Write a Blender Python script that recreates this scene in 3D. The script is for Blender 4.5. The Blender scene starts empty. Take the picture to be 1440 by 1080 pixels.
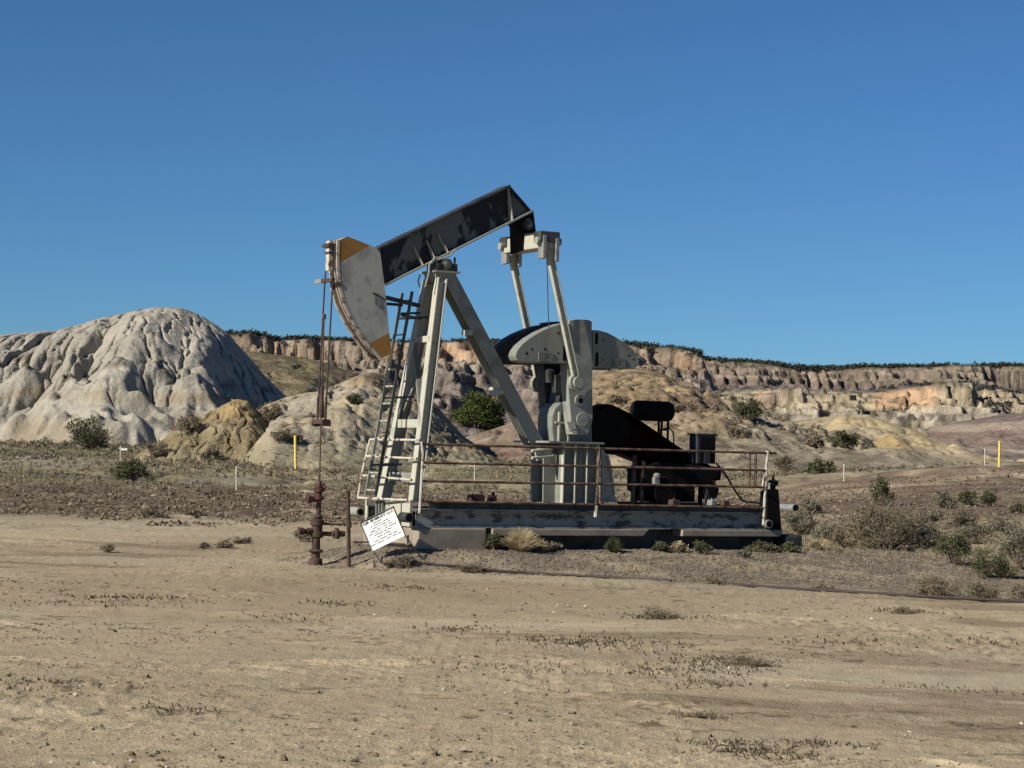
import bpy, math, random, time
import numpy as np
from mathutils import Vector, Matrix
T0 = time.time()
rng = np.random.default_rng(7)
random.seed(7)
scene = bpy.context.scene
COL = scene.collection

# ------------------------------------------------------------------ camera model
F, CX, CY = 2900.0, 720.0, 540.0          # focal length in photo pixels (1440 x 1080 frame)
EYE = 1.65
Uc = np.array([0.025, 1.0, -0.0345]); Uc /= np.linalg.norm(Uc)       # world up seen by the camera
Fc = np.array([0, 0, -1.0]); Yc = Fc - Uc * Fc.dot(Uc); Yc /= np.linalg.norm(Yc)
Xc = np.cross(Yc, Uc)
R = np.array([Xc, Yc, Uc])                # camera -> world
CAM = np.array([0, 0, EYE])

def ray(px, py):
    d = R @ np.array([px - CX, -(py - CY), -F])
    return d / d[1]                       # unit depth along world y

def atD(px, py, D):                       # the point at depth D (metres) seen at a pixel
    return CAM + ray(px, py) * D

cam_data = bpy.data.cameras.new("camera")
cam_data.sensor_width = 36; cam_data.lens = 36 * F / 1440
cam_data.clip_start = 0.1; cam_data.clip_end = 30000
cam = bpy.data.objects.new("camera", cam_data); COL.objects.link(cam)
cam.matrix_world = Matrix(((R[0][0], R[0][1], R[0][2], 0), (R[1][0], R[1][1], R[1][2], 0), (R[2][0], R[2][1], R[2][2], EYE), (0, 0, 0, 1)))
scene.camera = cam

# ------------------------------------------------------------------ noise
def _h(ix, iy, seed):
    n = (ix.astype(np.int64) * 374761393 + iy.astype(np.int64) * 668265263 + seed * 974634777) & 0xffffffff
    n = ((n ^ (n >> 13)) * 1274126177) & 0xffffffff
    n = ((n ^ (n >> 16)) * 2246822519) & 0xffffffff
    return ((n ^ (n >> 15)) & 0xffff) / 65535.0

def vn(x, y, seed=0):                     # value noise, -1..1
    x0 = np.floor(x); y0 = np.floor(y); fx = x - x0; fy = y - y0
    fx = fx * fx * fx * (fx * (fx * 6 - 15) + 10); fy = fy * fy * fy * (fy * (fy * 6 - 15) + 10)
    a = _h(x0, y0, seed); b = _h(x0 + 1, y0, seed); c = _h(x0, y0 + 1, seed); d = _h(x0 + 1, y0 + 1, seed)
    return (a + (b - a) * fx + (c - a) * fy + (a - b - c + d) * fx * fy) * 2 - 1

def fbm(x, y, sc, octv=4, seed=0, gain=0.5):
    s = 0; a = 1; t = 0
    c, sn = math.cos(0.6), math.sin(0.6)
    x = x / sc; y = y / sc
    for i in range(octv):
        s = s + a * vn(x, y, seed + i * 17); t += a; a *= gain
        x, y = (x * c - y * sn) * 2.03 + 11.3, (x * sn + y * c) * 2.03 - 7.1
    return s / t

def ridged(x, y, sc, octv=4, seed=0):
    s = 0; a = 1; t = 0; x = x / sc; y = y / sc
    for i in range(octv):
        s = s + a * (1 - np.abs(vn(x, y, seed + i * 31)) * 2); t += a; a *= .5; x = x * 2.1 + 3.7; y = y * 2.1 - 5.2
    return s / t

def sst(a, b, x):
    t = np.clip((x - a) / (b - a), 0, 1); return t * t * (3 - 2 * t)

def lerp(a, b, t): return a + (b - a) * t

# ------------------------------------------------------------------ the unit's own frame: u along the skid, v across it (away), w up
C1 = atD(588, 774, 1.0); k1 = EYE / (EYE - C1[2]); O = CAM + (C1 - CAM) * k1
C2 = atD(1129, 774, 1.0); k2 = EYE / (EYE - C2[2]); P2 = CAM + (C2 - CAM) * k2
A = P2 - O; LEN = np.linalg.norm(A); A = A / LEN; Bv = np.array([-A[1], A[0], 0.0]); Zw = np.array([0, 0, 1.0])
WID = 2.28
THETA = math.atan2(A[1], A[0])
def W(u, v, w): return O + A * u + Bv * v + Zw * w
def pv(px, py, v):                        # (u, v, w) of the pixel on the plane v = const
    d = ray(px, py); t = (v - (CAM - O) @ Bv) / (d @ Bv); p = CAM + d * t - O
    return (float(p @ A), float(v), float(p[2]))

# ------------------------------------------------------------------ ground height
def Gf(x, y, fine=False):
    x = np.asarray(x, float); y = np.asarray(y, float)
    r = np.maximum(y, 1.0)
    px = CX + F * x / np.maximum(r, 3.0)
    D = np.hypot(x, y); D = np.where(y < 0, np.minimum(D, 20), D)
    z = np.full(np.broadcast(x, y).shape, -0.3)
    # gravel mound round the foundation
    u = (x - O[0]) * A[0] + (y - O[1]) * A[1]; v = (x - O[0]) * Bv[0] + (y - O[1]) * Bv[1]
    du = np.maximum(np.maximum(-u, u - LEN), 0); dv = np.maximum(np.maximum(-v, v - WID), 0)
    d = np.hypot(du, dv) + 0.18 * fbm(x, y, 1.3, 3, 5) * (np.hypot(du, dv) > .05)
    wd = np.where(v < 0, 1.0 + 0.55 * np.clip(u, 0, 9), 1.3)
    z = z + 0.3 * (1 - sst(0.0, 1.0, d / wd))
    # pad edge, rising country behind
    side = sst(1000, 1300, px)
    prof_l = np.interp(D, [0, 50, 62, 72, 79, 84, 92, 115, 160, 200, 260, 420, 700, 1200, 5000], [0, 0, .05, .22, .42, .12, .25, .9, 1.6, 2.1, 2.6, 3.6, 5, 8, 10])
    prof_r = np.interp(D, [0, 38, 50, 60, 75, 90, 105, 115, 160, 200, 260, 420, 700, 1200, 5000], [0, 0, .12, .3, .5, .9, 1.55, 1.6, 1.7, 2.0, 2.4, 4.6, 7, 11, 12])
    z = z + prof_l * (1 - side) + prof_r * side
    z = z + 0.6 * sst(1180, 1440, px) * sst(70, 100, D) * (1 - sst(108, 125, D))
    z = z + sst(45, 90, D) * 0.10 * fbm(x, y, 9, 3, 21) + sst(90, 200, D) * .45 * fbm(x, y, 26, 3, 22)
    z = z + .05 * fbm(x, y, 6, 2, 31) * sst(2, 10, D)
    return z

def hit(px, py):                          # where the ray through a pixel meets the ground
    d = ray(px, py); t = 8.0
    while t < 900:
        p = CAM + d * t
        if p[2] < float(Gf(p[0], p[1])): break
        t *= 1.004
    return p

# ------------------------------------------------------------------ materials
def nodes(name):
    m = bpy.data.materials.new(name); m.use_nodes = True
    nt = m.node_tree; nt.nodes.clear()
    out = nt.nodes.new('ShaderNodeOutputMaterial'); b = nt.nodes.new('ShaderNodeBsdfPrincipled')
    nt.links.new(b.outputs[0], out.inputs[0])
    return m, nt, b
def N(nt, t, **kw):
    n = nt.nodes.new(t)
    for k, v in kw.items():
        if k in n.inputs: n.inputs[k].default_value = v
        else: setattr(n, k, v)
    return n
def c4(c): return (c[0], c[1], c[2], 1.0)

def noise_fac(nt, scale, lo, hi, detail=5, vec=None, rough=.6):
    tc = vec if vec is not None else N(nt, 'ShaderNodeTexCoord').outputs['Object']
    n = N(nt, 'ShaderNodeTexNoise', Scale=scale, Detail=detail, Roughness=rough)
    nt.links.new(tc, n.inputs['Vector'])
    r = N(nt, 'ShaderNodeMapRange'); r.inputs['From Min'].default_value = lo; r.inputs['From Max'].default_value = hi
    nt.links.new(n.outputs['Fac'], r.inputs['Value'])
    return r.outputs['Result']
def mix(nt, fac, a, b, typ='MIX'):
    m = N(nt, 'ShaderNodeMix', data_type='RGBA', blend_type=typ)
    for s, v in ((0, fac), (6, a), (7, b)):
        if hasattr(v, 'is_output') or isinstance(v, bpy.types.NodeSocket): nt.links.new(v, m.inputs[s])
        elif s == 0: m.inputs[0].default_value = v
        else: m.inputs[s].default_value = c4(v)
    return m.outputs[2]
def bump(nt, b, scale, strength, dist, detail=6, vec=None):
    f = noise_fac(nt, scale, 0, 1, detail, vec)
    bp = N(nt, 'ShaderNodeBump', Strength=strength, Distance=dist)
    nt.links.new(f, bp.inputs['Height']); nt.links.new(bp.outputs[0], b.inputs['Normal'])

def paint(name, base, chip, lo=.56, hi=.62, scale=5, rough=.6, fine=.12, metal=0.0, chip2=None, stretch=None, spec=.35, streak=None):
    m, nt, b = nodes(name)
    tc = N(nt, 'ShaderNodeTexCoord').outputs['Object']
    if stretch:
        mp = N(nt, 'ShaderNodeMapping'); mp.inputs['Scale'].default_value = stretch
        nt.links.new(tc, mp.inputs['Vector']); tc2 = mp.outputs[0]
    else: tc2 = tc
    f = noise_fac(nt, scale, lo, hi, 6, tc2)
    col = mix(nt, f, base, chip)
    if chip2:
        f2 = noise_fac(nt, scale * 3.1, .6, .66, 4, tc); col = mix(nt, f2, col, chip2)
    if streak:
        mp = N(nt, 'ShaderNodeMapping'); mp.inputs['Scale'].default_value = (9, 9, 1.1); nt.links.new(tc, mp.inputs['Vector'])
        f3 = noise_fac(nt, 1.0, .58, .78, 5, mp.outputs[0], .7); col = mix(nt, f3, col, streak)
        f4 = noise_fac(nt, 16, .66, .72, 4, tc); col = mix(nt, f4, col, tuple(x * .7 for x in streak))
    g = noise_fac(nt, scale * 7, .3, .7, 4, tc)
    col = mix(nt, g, col, mix(nt, 1.0, col, (1 - fine * 2,) * 3, 'MULTIPLY'))
    nt.links.new(col, b.inputs['Base Color'])
    b.inputs['Roughness'].default_value = rough; b.inputs['Metallic'].default_value = metal
    b.inputs['Specular IOR Level'].default_value = spec
    bump(nt, b, scale * 9, .25, .004, 3, tc)
    return m

M = {}
M['grey'] = paint('weathered_grey_paint', (.195, .205, .175), (.13, .135, .112), .54, .70, 2.2, .65, .07, streak=(.115, .085, .055))
M['greyworn'] = paint('worn_grey_paint', (.255, .263, .228), (.185, .19, .165), .50, .60, 2.6, .65, .06, streak=(.15, .11, .07))
M['cream'] = paint('faded_cream_grey_paint', (.41, .405, .325), (.29, .28, .22), .58, .66, 3, .6, .07, streak=(.22, .16, .10))
M['beam'] = paint('beam_paint_peeled_to_black', (.115, .125, .112), (.007, .007, .009), .455, .49, 1.5, .5, .10, stretch=(1.0, 1.0, .7))
M['skid'] = paint('skid_paint_peeling', (.255, .27, .25), (.05, .055, .054), .50, .60, 2.4, .6, .10, stretch=(1.3, 1.3, 3.0))
M['darkpaint_shade'] = paint('dark_paint_and_shade', (.05, .055, .053), (.02, .02, .022), .5, .6, 3, .6, .1)  # real dark paint; also shade coloured onto the foundation and near tow pipe
M['head'] = paint('chalky_grey_paint', (.36, .36, .315), (.22, .22, .20), .50, .64, 1.7, .7, .05, chip2=(.26, .25, .22), streak=(.20, .17, .13))
M['grease'] = paint('greasy_casting', (.13, .125, .11), (.03, .028, .026), .42, .58, 8, .5, .15)
M['orange'] = paint('faded_orange_paint', (.29, .15, .035), (.21, .10, .03), .5, .62, 3, .7, .1)
M['rust'] = paint('brown_rust', (.085, .050, .034), (.042, .027, .021), .45, .6, 6, .85, .15)
M['railrust'] = paint('rusty_railing_pipe', (.16, .105, .072), (.07, .035, .025), .45, .56, 5, .75, .12)
M['railpale'] = paint('pale_flaking_pipe', (.48, .44, .36), (.17, .10, .07), .52, .6, 7, .7, .1)
M['red'] = paint('faded_red_valve', (.075, .02, .017), (.045, .022, .018), .5, .6, 8, .6, .1)
M['black'] = paint('sooty_black', (.0065, .0062, .0062), (.012, .010, .009), .5, .65, 4, .75, .1, spec=.1)
M['guardred'] = paint('dark_red_guard', (.030, .0060, .0042), (.010, .004, .003), .5, .6, 3, .8, .1, spec=.08)
M['slate'] = paint('dark_slate_box', (.040, .046, .056), (.025, .028, .032), .5, .6, 3, .6, .1, spec=.15)
M['steel'] = paint('galvanised_steel', (.30, .30, .28), (.22, .22, .20), .5, .6, 5, .45, .08, metal=.3)
M['cable'] = paint('dark_wire_rope', (.045, .032, .026), (.03, .025, .022), .5, .6, 30, .7, .1)
M['concrete'] = paint('tan_concrete', (.31, .265, .205), (.24, .20, .155), .45, .62, 2.3, .95, .10)
M['white'] = paint('white_enamel', (.80, .80, .78), (.72, .71, .67), .6, .8, 5, .4, .03)
M['ink'] = paint('black_lettering', (.02, .02, .02), (.03, .03, .03), .5, .6, 5, .7, .02)
M['yellow'] = paint('yellow_plastic', (.66, .52, .11), (.55, .44, .12), .5, .7, 5, .6, .04)
M['stake'] = paint('bleached_wood', (.62, .56, .44), (.45, .40, .31), .5, .6, 8, .85, .1)
M['straw'] = paint('straw', (.29, .245, .15), (.21, .175, .105), .45, .6, 4, .95, .1)
def leafmat(name, a, b_):
    m, nt, b = nodes(name)
    f = noise_fac(nt, 3.0, .35, .65, 3)
    nt.links.new(mix(nt, f, a, b_), b.inputs['Base Color']); b.inputs['Roughness'].default_value = .85
    b.inputs['Specular IOR Level'].default_value = .15
    return m
M['juniper'] = leafmat('juniper_green', (.045, .062, .016), (.085, .098, .028))
M['sage'] = leafmat('sage_grey_green', (.112, .108, .075), (.165, .155, .108))
M['greenbush'] = leafmat('bush_green', (.052, .060, .026), (.088, .092, .045))
M['maroon'] = paint('dark_maroon_iron', (.060, .026, .022), (.04, .022, .02), .5, .6, 8, .7, .1)
M['drybush'] = leafmat('dry_twigs', (.13, .105, .07), (.19, .155, .105))
M['deadbush'] = leafmat('dead_grey_olive', (.098, .086, .060), (.15, .132, .095))
M['litter'] = leafmat('dark_litter', (.07, .052, .033), (.12, .09, .06))
M['bark'] = leafmat('grey_bark', (.10, .075, .055), (.15, .12, .09))
M['drygrass'] = leafmat('dry_grass', (.35, .285, .16), (.44, .37, .225))
M['wood_far'] = leafmat('far_juniper', (.028, .036, .028), (.045, .055, .038))

def terrain_mat(name, s1=1.0, s2=8.0, b_scale=6.0, b_dist=.05, b_str=.6, contrast=.22, s3=None):
    m, nt, b = nodes(name)
    at = N(nt, 'ShaderNodeVertexColor', layer_name='Col')
    tc = N(nt, 'ShaderNodeTexCoord').outputs['Object']
    f = noise_fac(nt, s1, .3, .7, 8, tc, .7); g = noise_fac(nt, s2, .3, .7, 6, tc, .7)
    col = mix(nt, f, at.outputs['Color'], mix(nt, 1.0, at.outputs['Color'], (1 - contrast * .9, 1 - contrast, 1 - contrast * 1.1), 'MULTIPLY'))
    col = mix(nt, g, col, mix(nt, 1.0, col, (1 - contrast, 1 - contrast, 1 - contrast), 'MULTIPLY'))
    nt.links.new(col, b.inputs['Base Color'])
    b.inputs['Roughness'].default_value = 1; b.inputs['Specular IOR Level'].default_value = .05
    bump(nt, b, b_scale, b_str, b_dist, 8, tc)
    return m
M['ground'] = terrain_mat('packed_desert_dirt', 3.0, 42, 46, .020, 1.0, .25)
M['hill_s'] = terrain_mat('eroded_clay_near', .8, 5, 2.6, .22, .9, .20)
M['hill_m'] = terrain_mat('eroded_clay_mid', .25, 1.6, .8, .8, 1.0, .30)
M['hill_f'] = terrain_mat('eroded_rock_far', .07, .6, .30, 2.2, 1.0, .34)

# ------------------------------------------------------------------ mesh building
class MB:
    def __init__(s): s.v = []; s.f = []; s.mi = []; s.cur = 0
    def add(s, vs, fs):
        n = len(s.v); s.v += [tuple(map(float, p)) for p in vs]
        s.f += [tuple(i + n for i in f) for f in fs]; s.mi += [s.cur] * len(fs); return s
    def hexa(s, c):                        # 8 corners: bottom 0-3, top 4-7
        return s.add(c, [(3, 2, 1, 0), (4, 5, 6, 7), (0, 1, 5, 4), (1, 2, 6, 5), (2, 3, 7, 6), (3, 0, 4, 7)])
    def box(s, u0, u1, v0, v1, w0, w1):
        return s.hexa([(u0, v0, w0), (u1, v0, w0), (u1, v1, w0), (u0, v1, w0), (u0, v0, w1), (u1, v0, w1), (u1, v1, w1), (u0, v1, w1)])
    def bar(s, p0, p1, a, b, hint=(1, 0, 0), off=(0, 0)):   # rectangular bar, a along hint, b across
        p0 = np.array(p0, float); p1 = np.array(p1, float); d = p1 - p0; d /= np.linalg.norm(d)
        e1 = np.array(hint, float); e1 -= d * e1.dot(d); e1 /= np.linalg.norm(e1); e2 = np.cross(d, e1)
        o = e1 * off[0] + e2 * off[1]; c = []
        for p in (p0, p1):
            for sa, sb in ((-1, -1), (1, -1), (1, 1), (-1, 1)): c.append(p + o + e1 * sa * a / 2 + e2 * sb * b / 2)
        return s.hexa(c)
    def ibeam(s, p0, p1, depth, width, tf=.02, tw=.015, hint=(1, 0, 0)):
        s.bar(p0, p1, tf, width, hint, (-depth / 2 + tf / 2, 0)); s.bar(p0, p1, tf, width, hint, (depth / 2 - tf / 2, 0))
        return s.bar(p0, p1, depth - 2 * tf, tw, hint)
    def tube(s, p0, p1, r0, r1=None, n=10, cap=True):
        r1 = r0 if r1 is None else r1
        p0 = np.array(p0, float); p1 = np.array(p1, float); d = p1 - p0; L = np.linalg.norm(d); d /= L
        e = np.array([0, 0, 1.0]) if abs(d[2]) < .9 else np.array([1.0, 0, 0])
        e1 = np.cross(d, e); e1 /= np.linalg.norm(e1); e2 = np.cross(d, e1)
        vs = [p + (e1 * math.cos(2 * math.pi * i / n) + e2 * math.sin(2 * math.pi * i / n)) * r for p, r in ((p0, r0), (p1, r1)) for i in range(n)]
        fs = [(i, (i + 1) % n, n + (i + 1) % n, n + i) for i in range(n)]
        if cap: fs += [tuple(range(n - 1, -1, -1)), tuple(range(n, 2 * n))]
        return s.add(vs, fs)
    def path(s, pts, r, n=8):
        for a, b in zip(pts[:-1], pts[1:]): s.tube(a, b, r, r, n)
        return s
    def lathe(s, p, axis, prof, n=14):     # prof: (distance along axis, radius)
        p = np.array(p, float); d = np.array(axis, float); d /= np.linalg.norm(d)
        e = np.array([0, 0, 1.0]) if abs(d[2]) < .9 else np.array([1.0, 0, 0])
        e1 = np.cross(d, e); e1 /= np.linalg.norm(e1); e2 = np.cross(d, e1)
        vs = [p + d * t + (e1 * math.cos(2 * math.pi * i / n) + e2 * math.sin(2 * math.pi * i / n)) * max(r, 1e-4) for t, r in prof for i in range(n)]
        fs = [(k * n + i, k * n + (i + 1) % n, (k + 1) * n + (i + 1) % n, (k + 1) * n + i) for k in range(len(prof) - 1) for i in range(n)]
        fs += [tuple(range(n - 1, -1, -1)), tuple(range((len(prof) - 1) * n, len(prof) * n))]
        return s.add(vs, fs)
    def prism(s, poly, v0, v1):            # poly in (u, w), extruded across v
        n = len(poly)
        vs = [(p[0], v0, p[1]) for p in poly] + [(p[0], v1, p[1]) for p in poly]
        return s.add(vs, [tuple(range(n)), tuple(range(2 * n - 1, n - 1, -1))] + [(i, n + i, n + (i + 1) % n, (i + 1) % n) for i in range(n)])

class Thing:                               # an Empty at the thing's base, in the unit's frame or the world's
    def __init__(s, name, label, cat, base, unit=True, group=None):
        s.unit = unit
        o = bpy.data.objects.new(name, None); o.empty_display_size = .2; COL.objects.link(o)
        o.location = W(*base) if unit else base
        o.rotation_euler = (0, 0, THETA if unit else 0)
        o['label'] = label; o['category'] = cat
        if group: o['group'] = group
        s.o = o; s.base = np.array(base, float)
SPLIT = {'equalizer_end', 'wrist_pin', 'arc_rim', 'end_rib', 'strap', 'leg_lug', 'coupling', 'bearing_block', 'pedestal_rib', 'casing_rib', 'end_gusset', 'brake_arm', 'ladder_bracket', 'breather', 'collar', 'grease_line', 'side_plate', 'pulley', 'key_block', 'bolt_hole'}
def build(mb, name, mats, th, smooth=False, parent=None, bev=0, label=None):
    if name in SPLIT:
        par = list(range(len(mb.v)))
        def find(i):
            while par[i] != i: par[i] = par[par[i]]; i = par[i]
            return i
        for f in mb.f:
            for i in f[1:]: par[find(i)] = find(f[0])
        groups = {}
        for f, mi in zip(mb.f, mb.mi): groups.setdefault(find(f[0]), []).append((f, mi))
        if len(groups) > 1:
            o = None
            for gfs in groups.values():
                m = MB(); mp = {}
                for f, mi in gfs:
                    for i in f:
                        if i not in mp: mp[i] = len(m.v); m.v.append(mb.v[i])
                    m.f.append(tuple(mp[i] for i in f)); m.mi.append(mi)
                o = build(m, name, mats, th, smooth, parent, bev, label)
            return o
    vs = np.array(mb.v) - th.base
    me = bpy.data.meshes.new(name); me.from_pydata(vs.tolist(), [], mb.f)
    if not isinstance(mats, (list, tuple)): mats = [mats]
    for m in mats: me.materials.append(M[m])
    me.polygons.foreach_set('material_index', mb.mi)
    import bmesh
    bm = bmesh.new(); bm.from_mesh(me); bmesh.ops.recalc_face_normals(bm, faces=bm.faces); bm.to_mesh(me); bm.free()
    if smooth:
        me.shade_smooth() if hasattr(me, 'shade_smooth') else None
        try: me.set_sharp_from_angle(angle=math.radians(40))
        except Exception: pass
    o = bpy.data.objects.new(name, me); COL.objects.link(o); o.parent = parent or th.o
    if bev:
        b = o.modifiers.new('b', 'BEVEL'); b.width = bev; b.segments = 2; b.limit_method = 'ANGLE'
    if label: o['label'] = label
    return o
def raw_mesh(name, verts, quads, mat, cols=None, smooth=True, kind=None, label=None, cat=None, nside=4, parent=None):
    me = bpy.data.meshes.new(name)
    verts = np.asarray(verts, np.float32); quads = np.asarray(quads, np.int32)
    me.vertices.add(len(verts)); me.vertices.foreach_set('co', verts.ravel())
    me.loops.add(quads.size); me.loops.foreach_set('vertex_index', quads.ravel())
    me.polygons.add(len(quads)); me.polygons.foreach_set('loop_start', np.arange(0, quads.size, nside, dtype=np.int32))
    me.polygons.foreach_set('use_smooth', np.full(len(quads), smooth))
    me.update(calc_edges=True); me.validate()
    if cols is not None:
        a = me.color_attributes.new('Col', 'FLOAT_COLOR', 'POINT')
        a.data.foreach_set('color', np.concatenate([cols, np.ones((len(cols), 1))], 1).astype(np.float32).ravel())
    me.materials.append(M[mat])
    o = bpy.data.objects.new(name, me); COL.objects.link(o)
    if kind: o['kind'] = kind
    if label: o['label'] = label
    if cat: o['category'] = cat
    if parent: o.parent = parent
    return o
def gridmesh(name, X, Y, Z, mat, cols, **kw):
    ny, nx = Z.shape
    i = np.arange(ny - 1)[:, None] * nx + np.arange(nx - 1)[None]
    q = np.stack([i, i + 1, i + nx + 1, i + nx], -1).reshape(-1, 4)
    return raw_mesh(name, np.stack([X, Y, Z], -1).reshape(-1, 3), q, mat, cols.reshape(-1, 3), **kw)
# ================================================================== SETTING
def srgb(r, g, b):
    c = np.array([r, g, b]) / 255.0; return np.where(c <= .04045, c / 12.92, ((c + .055) / 1.055) ** 2.4)
def pix(x, y): return CX + F * x / np.maximum(y, 3.0)

# ---------------- ground: one sheet, fine in front of the camera, out to the horizon and round behind
pxs = np.concatenate([np.linspace(-90, 1530, 1080), ])
ang = np.arctan((pxs - CX) / F)
ang = np.concatenate([np.radians([-180, -150, -120, -90, -70, -55, -42, -34, -28, -24, -21, -19, -18, -17.4, -17]), np.linspace(math.radians(-16.6), ang[0] - .002, 25), ang, np.linspace(ang[-1] + .002, math.radians(16.6), 25), np.radians([17, 17.4, 18, 19, 21, 24, 28, 34, 42, 55, 70, 90, 120, 150, 180])])
rows = [np.linspace(.5, 10.5, 24)]
yy = np.linspace(480, 74, 520); rows.append((EYE + .3) * F / yy)
rows.append(np.geomspace(rows[-1][-1] * 1.008, 150, 130)); rows.append(np.geomspace(152, 430, 90)); rows.append(np.geomspace(440, 9000, 30))
rr_ = np.concatenate(rows)
AN, RR = np.meshgrid(ang, rr_); GX = RR * np.sin(AN); GY = RR * np.cos(AN)
GZ = Gf(GX, GY)
near = 1 - sst(60, 140, RR)
# surface relief: soft swells, crusts, clods, scuffs and wheel ruts
def rutmask(x, y, tread=False):
    out = np.zeros_like(x)
    for (x0, y0, a, w) in ((2.35, 14, 2.30, .22), (3.55, 14.3, 2.30, .22), (4.2, 13.2, .80, .16), (3.3, 13.0, .80, .16), (-3.9, 13.2, .85, .16), (-3.1, 13.2, .85, .16), (-2.2, 18, 1.30, .24), (-2.2, 19.6, 1.30, .24), (0, 24, 1.50, .26), (0, 25.8, 1.50, .26), (3.5, 20, 1.80, .22), (3.5, 21.5, 1.80, .22)):
        s_ = (x - x0) * math.cos(a) + (y - y0) * math.sin(a); l_ = -(x - x0) * math.sin(a) + (y - y0) * math.cos(a)
        wob = s_ + .35 * fbm(l_, l_ * 0 + a * 9, 4.0, 2, 5); m_ = np.exp(-(wob / w) ** 4) * np.clip(.25 + fbm(x, y, 1.6, 2, 71) * 2.2, 0, 1)
        out = out + m_ * (np.cos(wob / .027) * .6 + .3 if tread else .45 + .55 * np.cos(wob / .027))
    return out
def relief(x, y, D):
    pad = 1 - sst(50, 62, D)
    crust = np.clip(fbm(x, y, 2.6, 4, 51) * 2.0 + .1, 0, 1)
    z = .030 * fbm(x, y, 1.7, 4, 41) + .016 * fbm(x * .6, y, .42, 3, 42) + crust * .014 * (ridged(x, y, .20, 3, 43) - .2)
    z += .006 * fbm(x, y, .09, 3, 44)
    patch_ = np.clip(fbm(x, y, 4.5, 3, 61) * 2.2 - .25, 0, 1)
    z += patch_ * .022 * np.clip(fbm(x, y, .16, 2, 62) * 2.4, -.2, 1)
    z = z * pad
    z = z + rutmask(x, y, True) * .028 * pad
    return z
U_ = (GX - O[0]) * A[0] + (GY - O[1]) * A[1]; V_ = (GX - O[0]) * Bv[0] + (GY - O[1]) * Bv[1]
du = np.maximum(np.maximum(-U_, U_ - LEN), 0); dv = np.maximum(np.maximum(-V_, V_ - WID), 0); dd_ = np.hypot(du, dv)
front = (GY > 2) & (np.abs(AN) < .4)
rel = np.zeros_like(GZ); rel[front] = relief(GX[front], GY[front], RR[front]); GZ += rel * sst(.02, .3, dd_)
PXg = pix(GX, GY)
gravel = 1 - sst(.55, 1.25, dd_ / np.where(V_ < 0, 1.0 + .62 * np.clip(U_, 0, 12), 1.5) + .35 * fbm(GX, GY, .9, 3, 77))
gravel = np.maximum(gravel, sst(905, 960, PXg) * (1 - sst(1400, 1480, PXg)) * sst(31.5, 33, RR + fbm(GX, GY, 1.5, 3, 78)) * (1 - sst(39, 42, RR)))
gravel *= RR < 45
rub = sst(52, 60, RR + 4 * fbm(GX, GY, 5, 3, 81)) * (1 - sst(81, 86, RR + 2 * fbm(GX, GY, 3, 2, 82))) * (1 - sst(1040, 1120, PXg))
rubr = sst(55, 66, RR + 5 * fbm(GX, GY, 5, 3, 83)) * (1 - sst(106, 118, RR)) * sst(1040, 1120, PXg)
GZ += (gravel * .022 * fbm(GX, GY, .10, 3, 91) * sst(.02, .2, dd_)) + rub * (.10 * fbm(GX, GY, .8, 4, 92) + .05 * ridged(GX, GY, .5, 2, 93)) + rubr * .07 * fbm(GX, GY, .9, 4, 94)
far = sst(84, 95, RR) * (1 - sst(300, 500, RR)) * front
wash = np.clip(ridged(GX, GY * .6, 7.0, 4, 96), 0, 1)
GZ -= far * .55 * wash ** 2
# colours (albedo)
tan = np.array([.470, .392, .262]); tan2 = np.array([.415, .340, .222]); pale = np.array([.52, .45, .32]); grv = np.array([.235, .198, .155]); rb = np.array([.150, .115, .082])
rb2 = np.array([.19, .145, .106]); scr = np.array([.31, .262, .172]); olive = np.array([.165, .155, .088]); dk = np.array([.17, .13, .085])
def cm(base, c, f): return base * (1 - f[..., None]) + c * f[..., None]
gc = np.broadcast_to(tan, GX.shape + (3,)).copy()
gc = cm(gc, tan2, np.clip(.35 + fbm(GX, GY, 5, 4, 101) * 1.3, 0, 1)); gc = cm(gc, pale, np.clip(fbm(GX * .5, GY, 1.9, 4, 102) * 1.8 - .1, 0, .75))
gc = cm(gc, dk * 1.3, np.clip(fbm(GX * .45, GY, 1.6, 5, 103) * 3.0 - .75, 0, .6)); gc = cm(gc, tan2 * .88, np.clip(fbm(GX * .4, GY, 5, 4, 113) * 2.6 - .5, 0, .7)); gc = cm(gc, dk * .9, np.clip(fbm(GX * .6, GY, .16, 3, 104) * 5 - 2.0, 0, .75) * np.clip(fbm(GX * .5, GY, 2.2, 3, 105) * 4 + .4, .12, 1))
gc = cm(gc, grv, gravel * np.clip(.8 + fbm(GX, GY, .4, 3, 106), 0, 1))
gc = cm(gc, rb, rub * np.clip(.85 + fbm(GX, GY, 1.5, 3, 107), 0, 1)); gc = cm(gc, rb2, rubr * np.clip(.8 + fbm(GX, GY, 2.5, 3, 108), 0, 1))
s1 = sst(83, 88, RR) * (1 - sst(1060, 1130, PXg)) + sst(108, 118, RR) * sst(1060, 1130, PXg)
gc = cm(gc, scr, np.clip(s1, 0, 1)); gc = cm(gc, olive, np.clip(s1, 0, 1) * np.clip(.25 + fbm(GX, GY, 12, 4, 109) * 1.6, 0, .85)); gc = cm(gc, np.array([.30, .27, .22]), np.clip(s1, 0, 1) * np.clip(fbm(GX, GY, 8, 4, 110) * 2.4 - .2, 0, .9))
gc = cm(gc, olive * 1.15, np.clip(sst(1090, 1160, PXg) * sst(40, 44, RR) * (1 - sst(58, 66, RR)) * (.3 + fbm(GX, GY, 2.5, 3, 111) * 1.5), 0, .6))
gm = np.array([.20, .175, .15]); gc = cm(gc, gm, np.clip(sst(230, 300, RR) * sst(1050, 1200, PXg), 0, 1) * .8)
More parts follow.
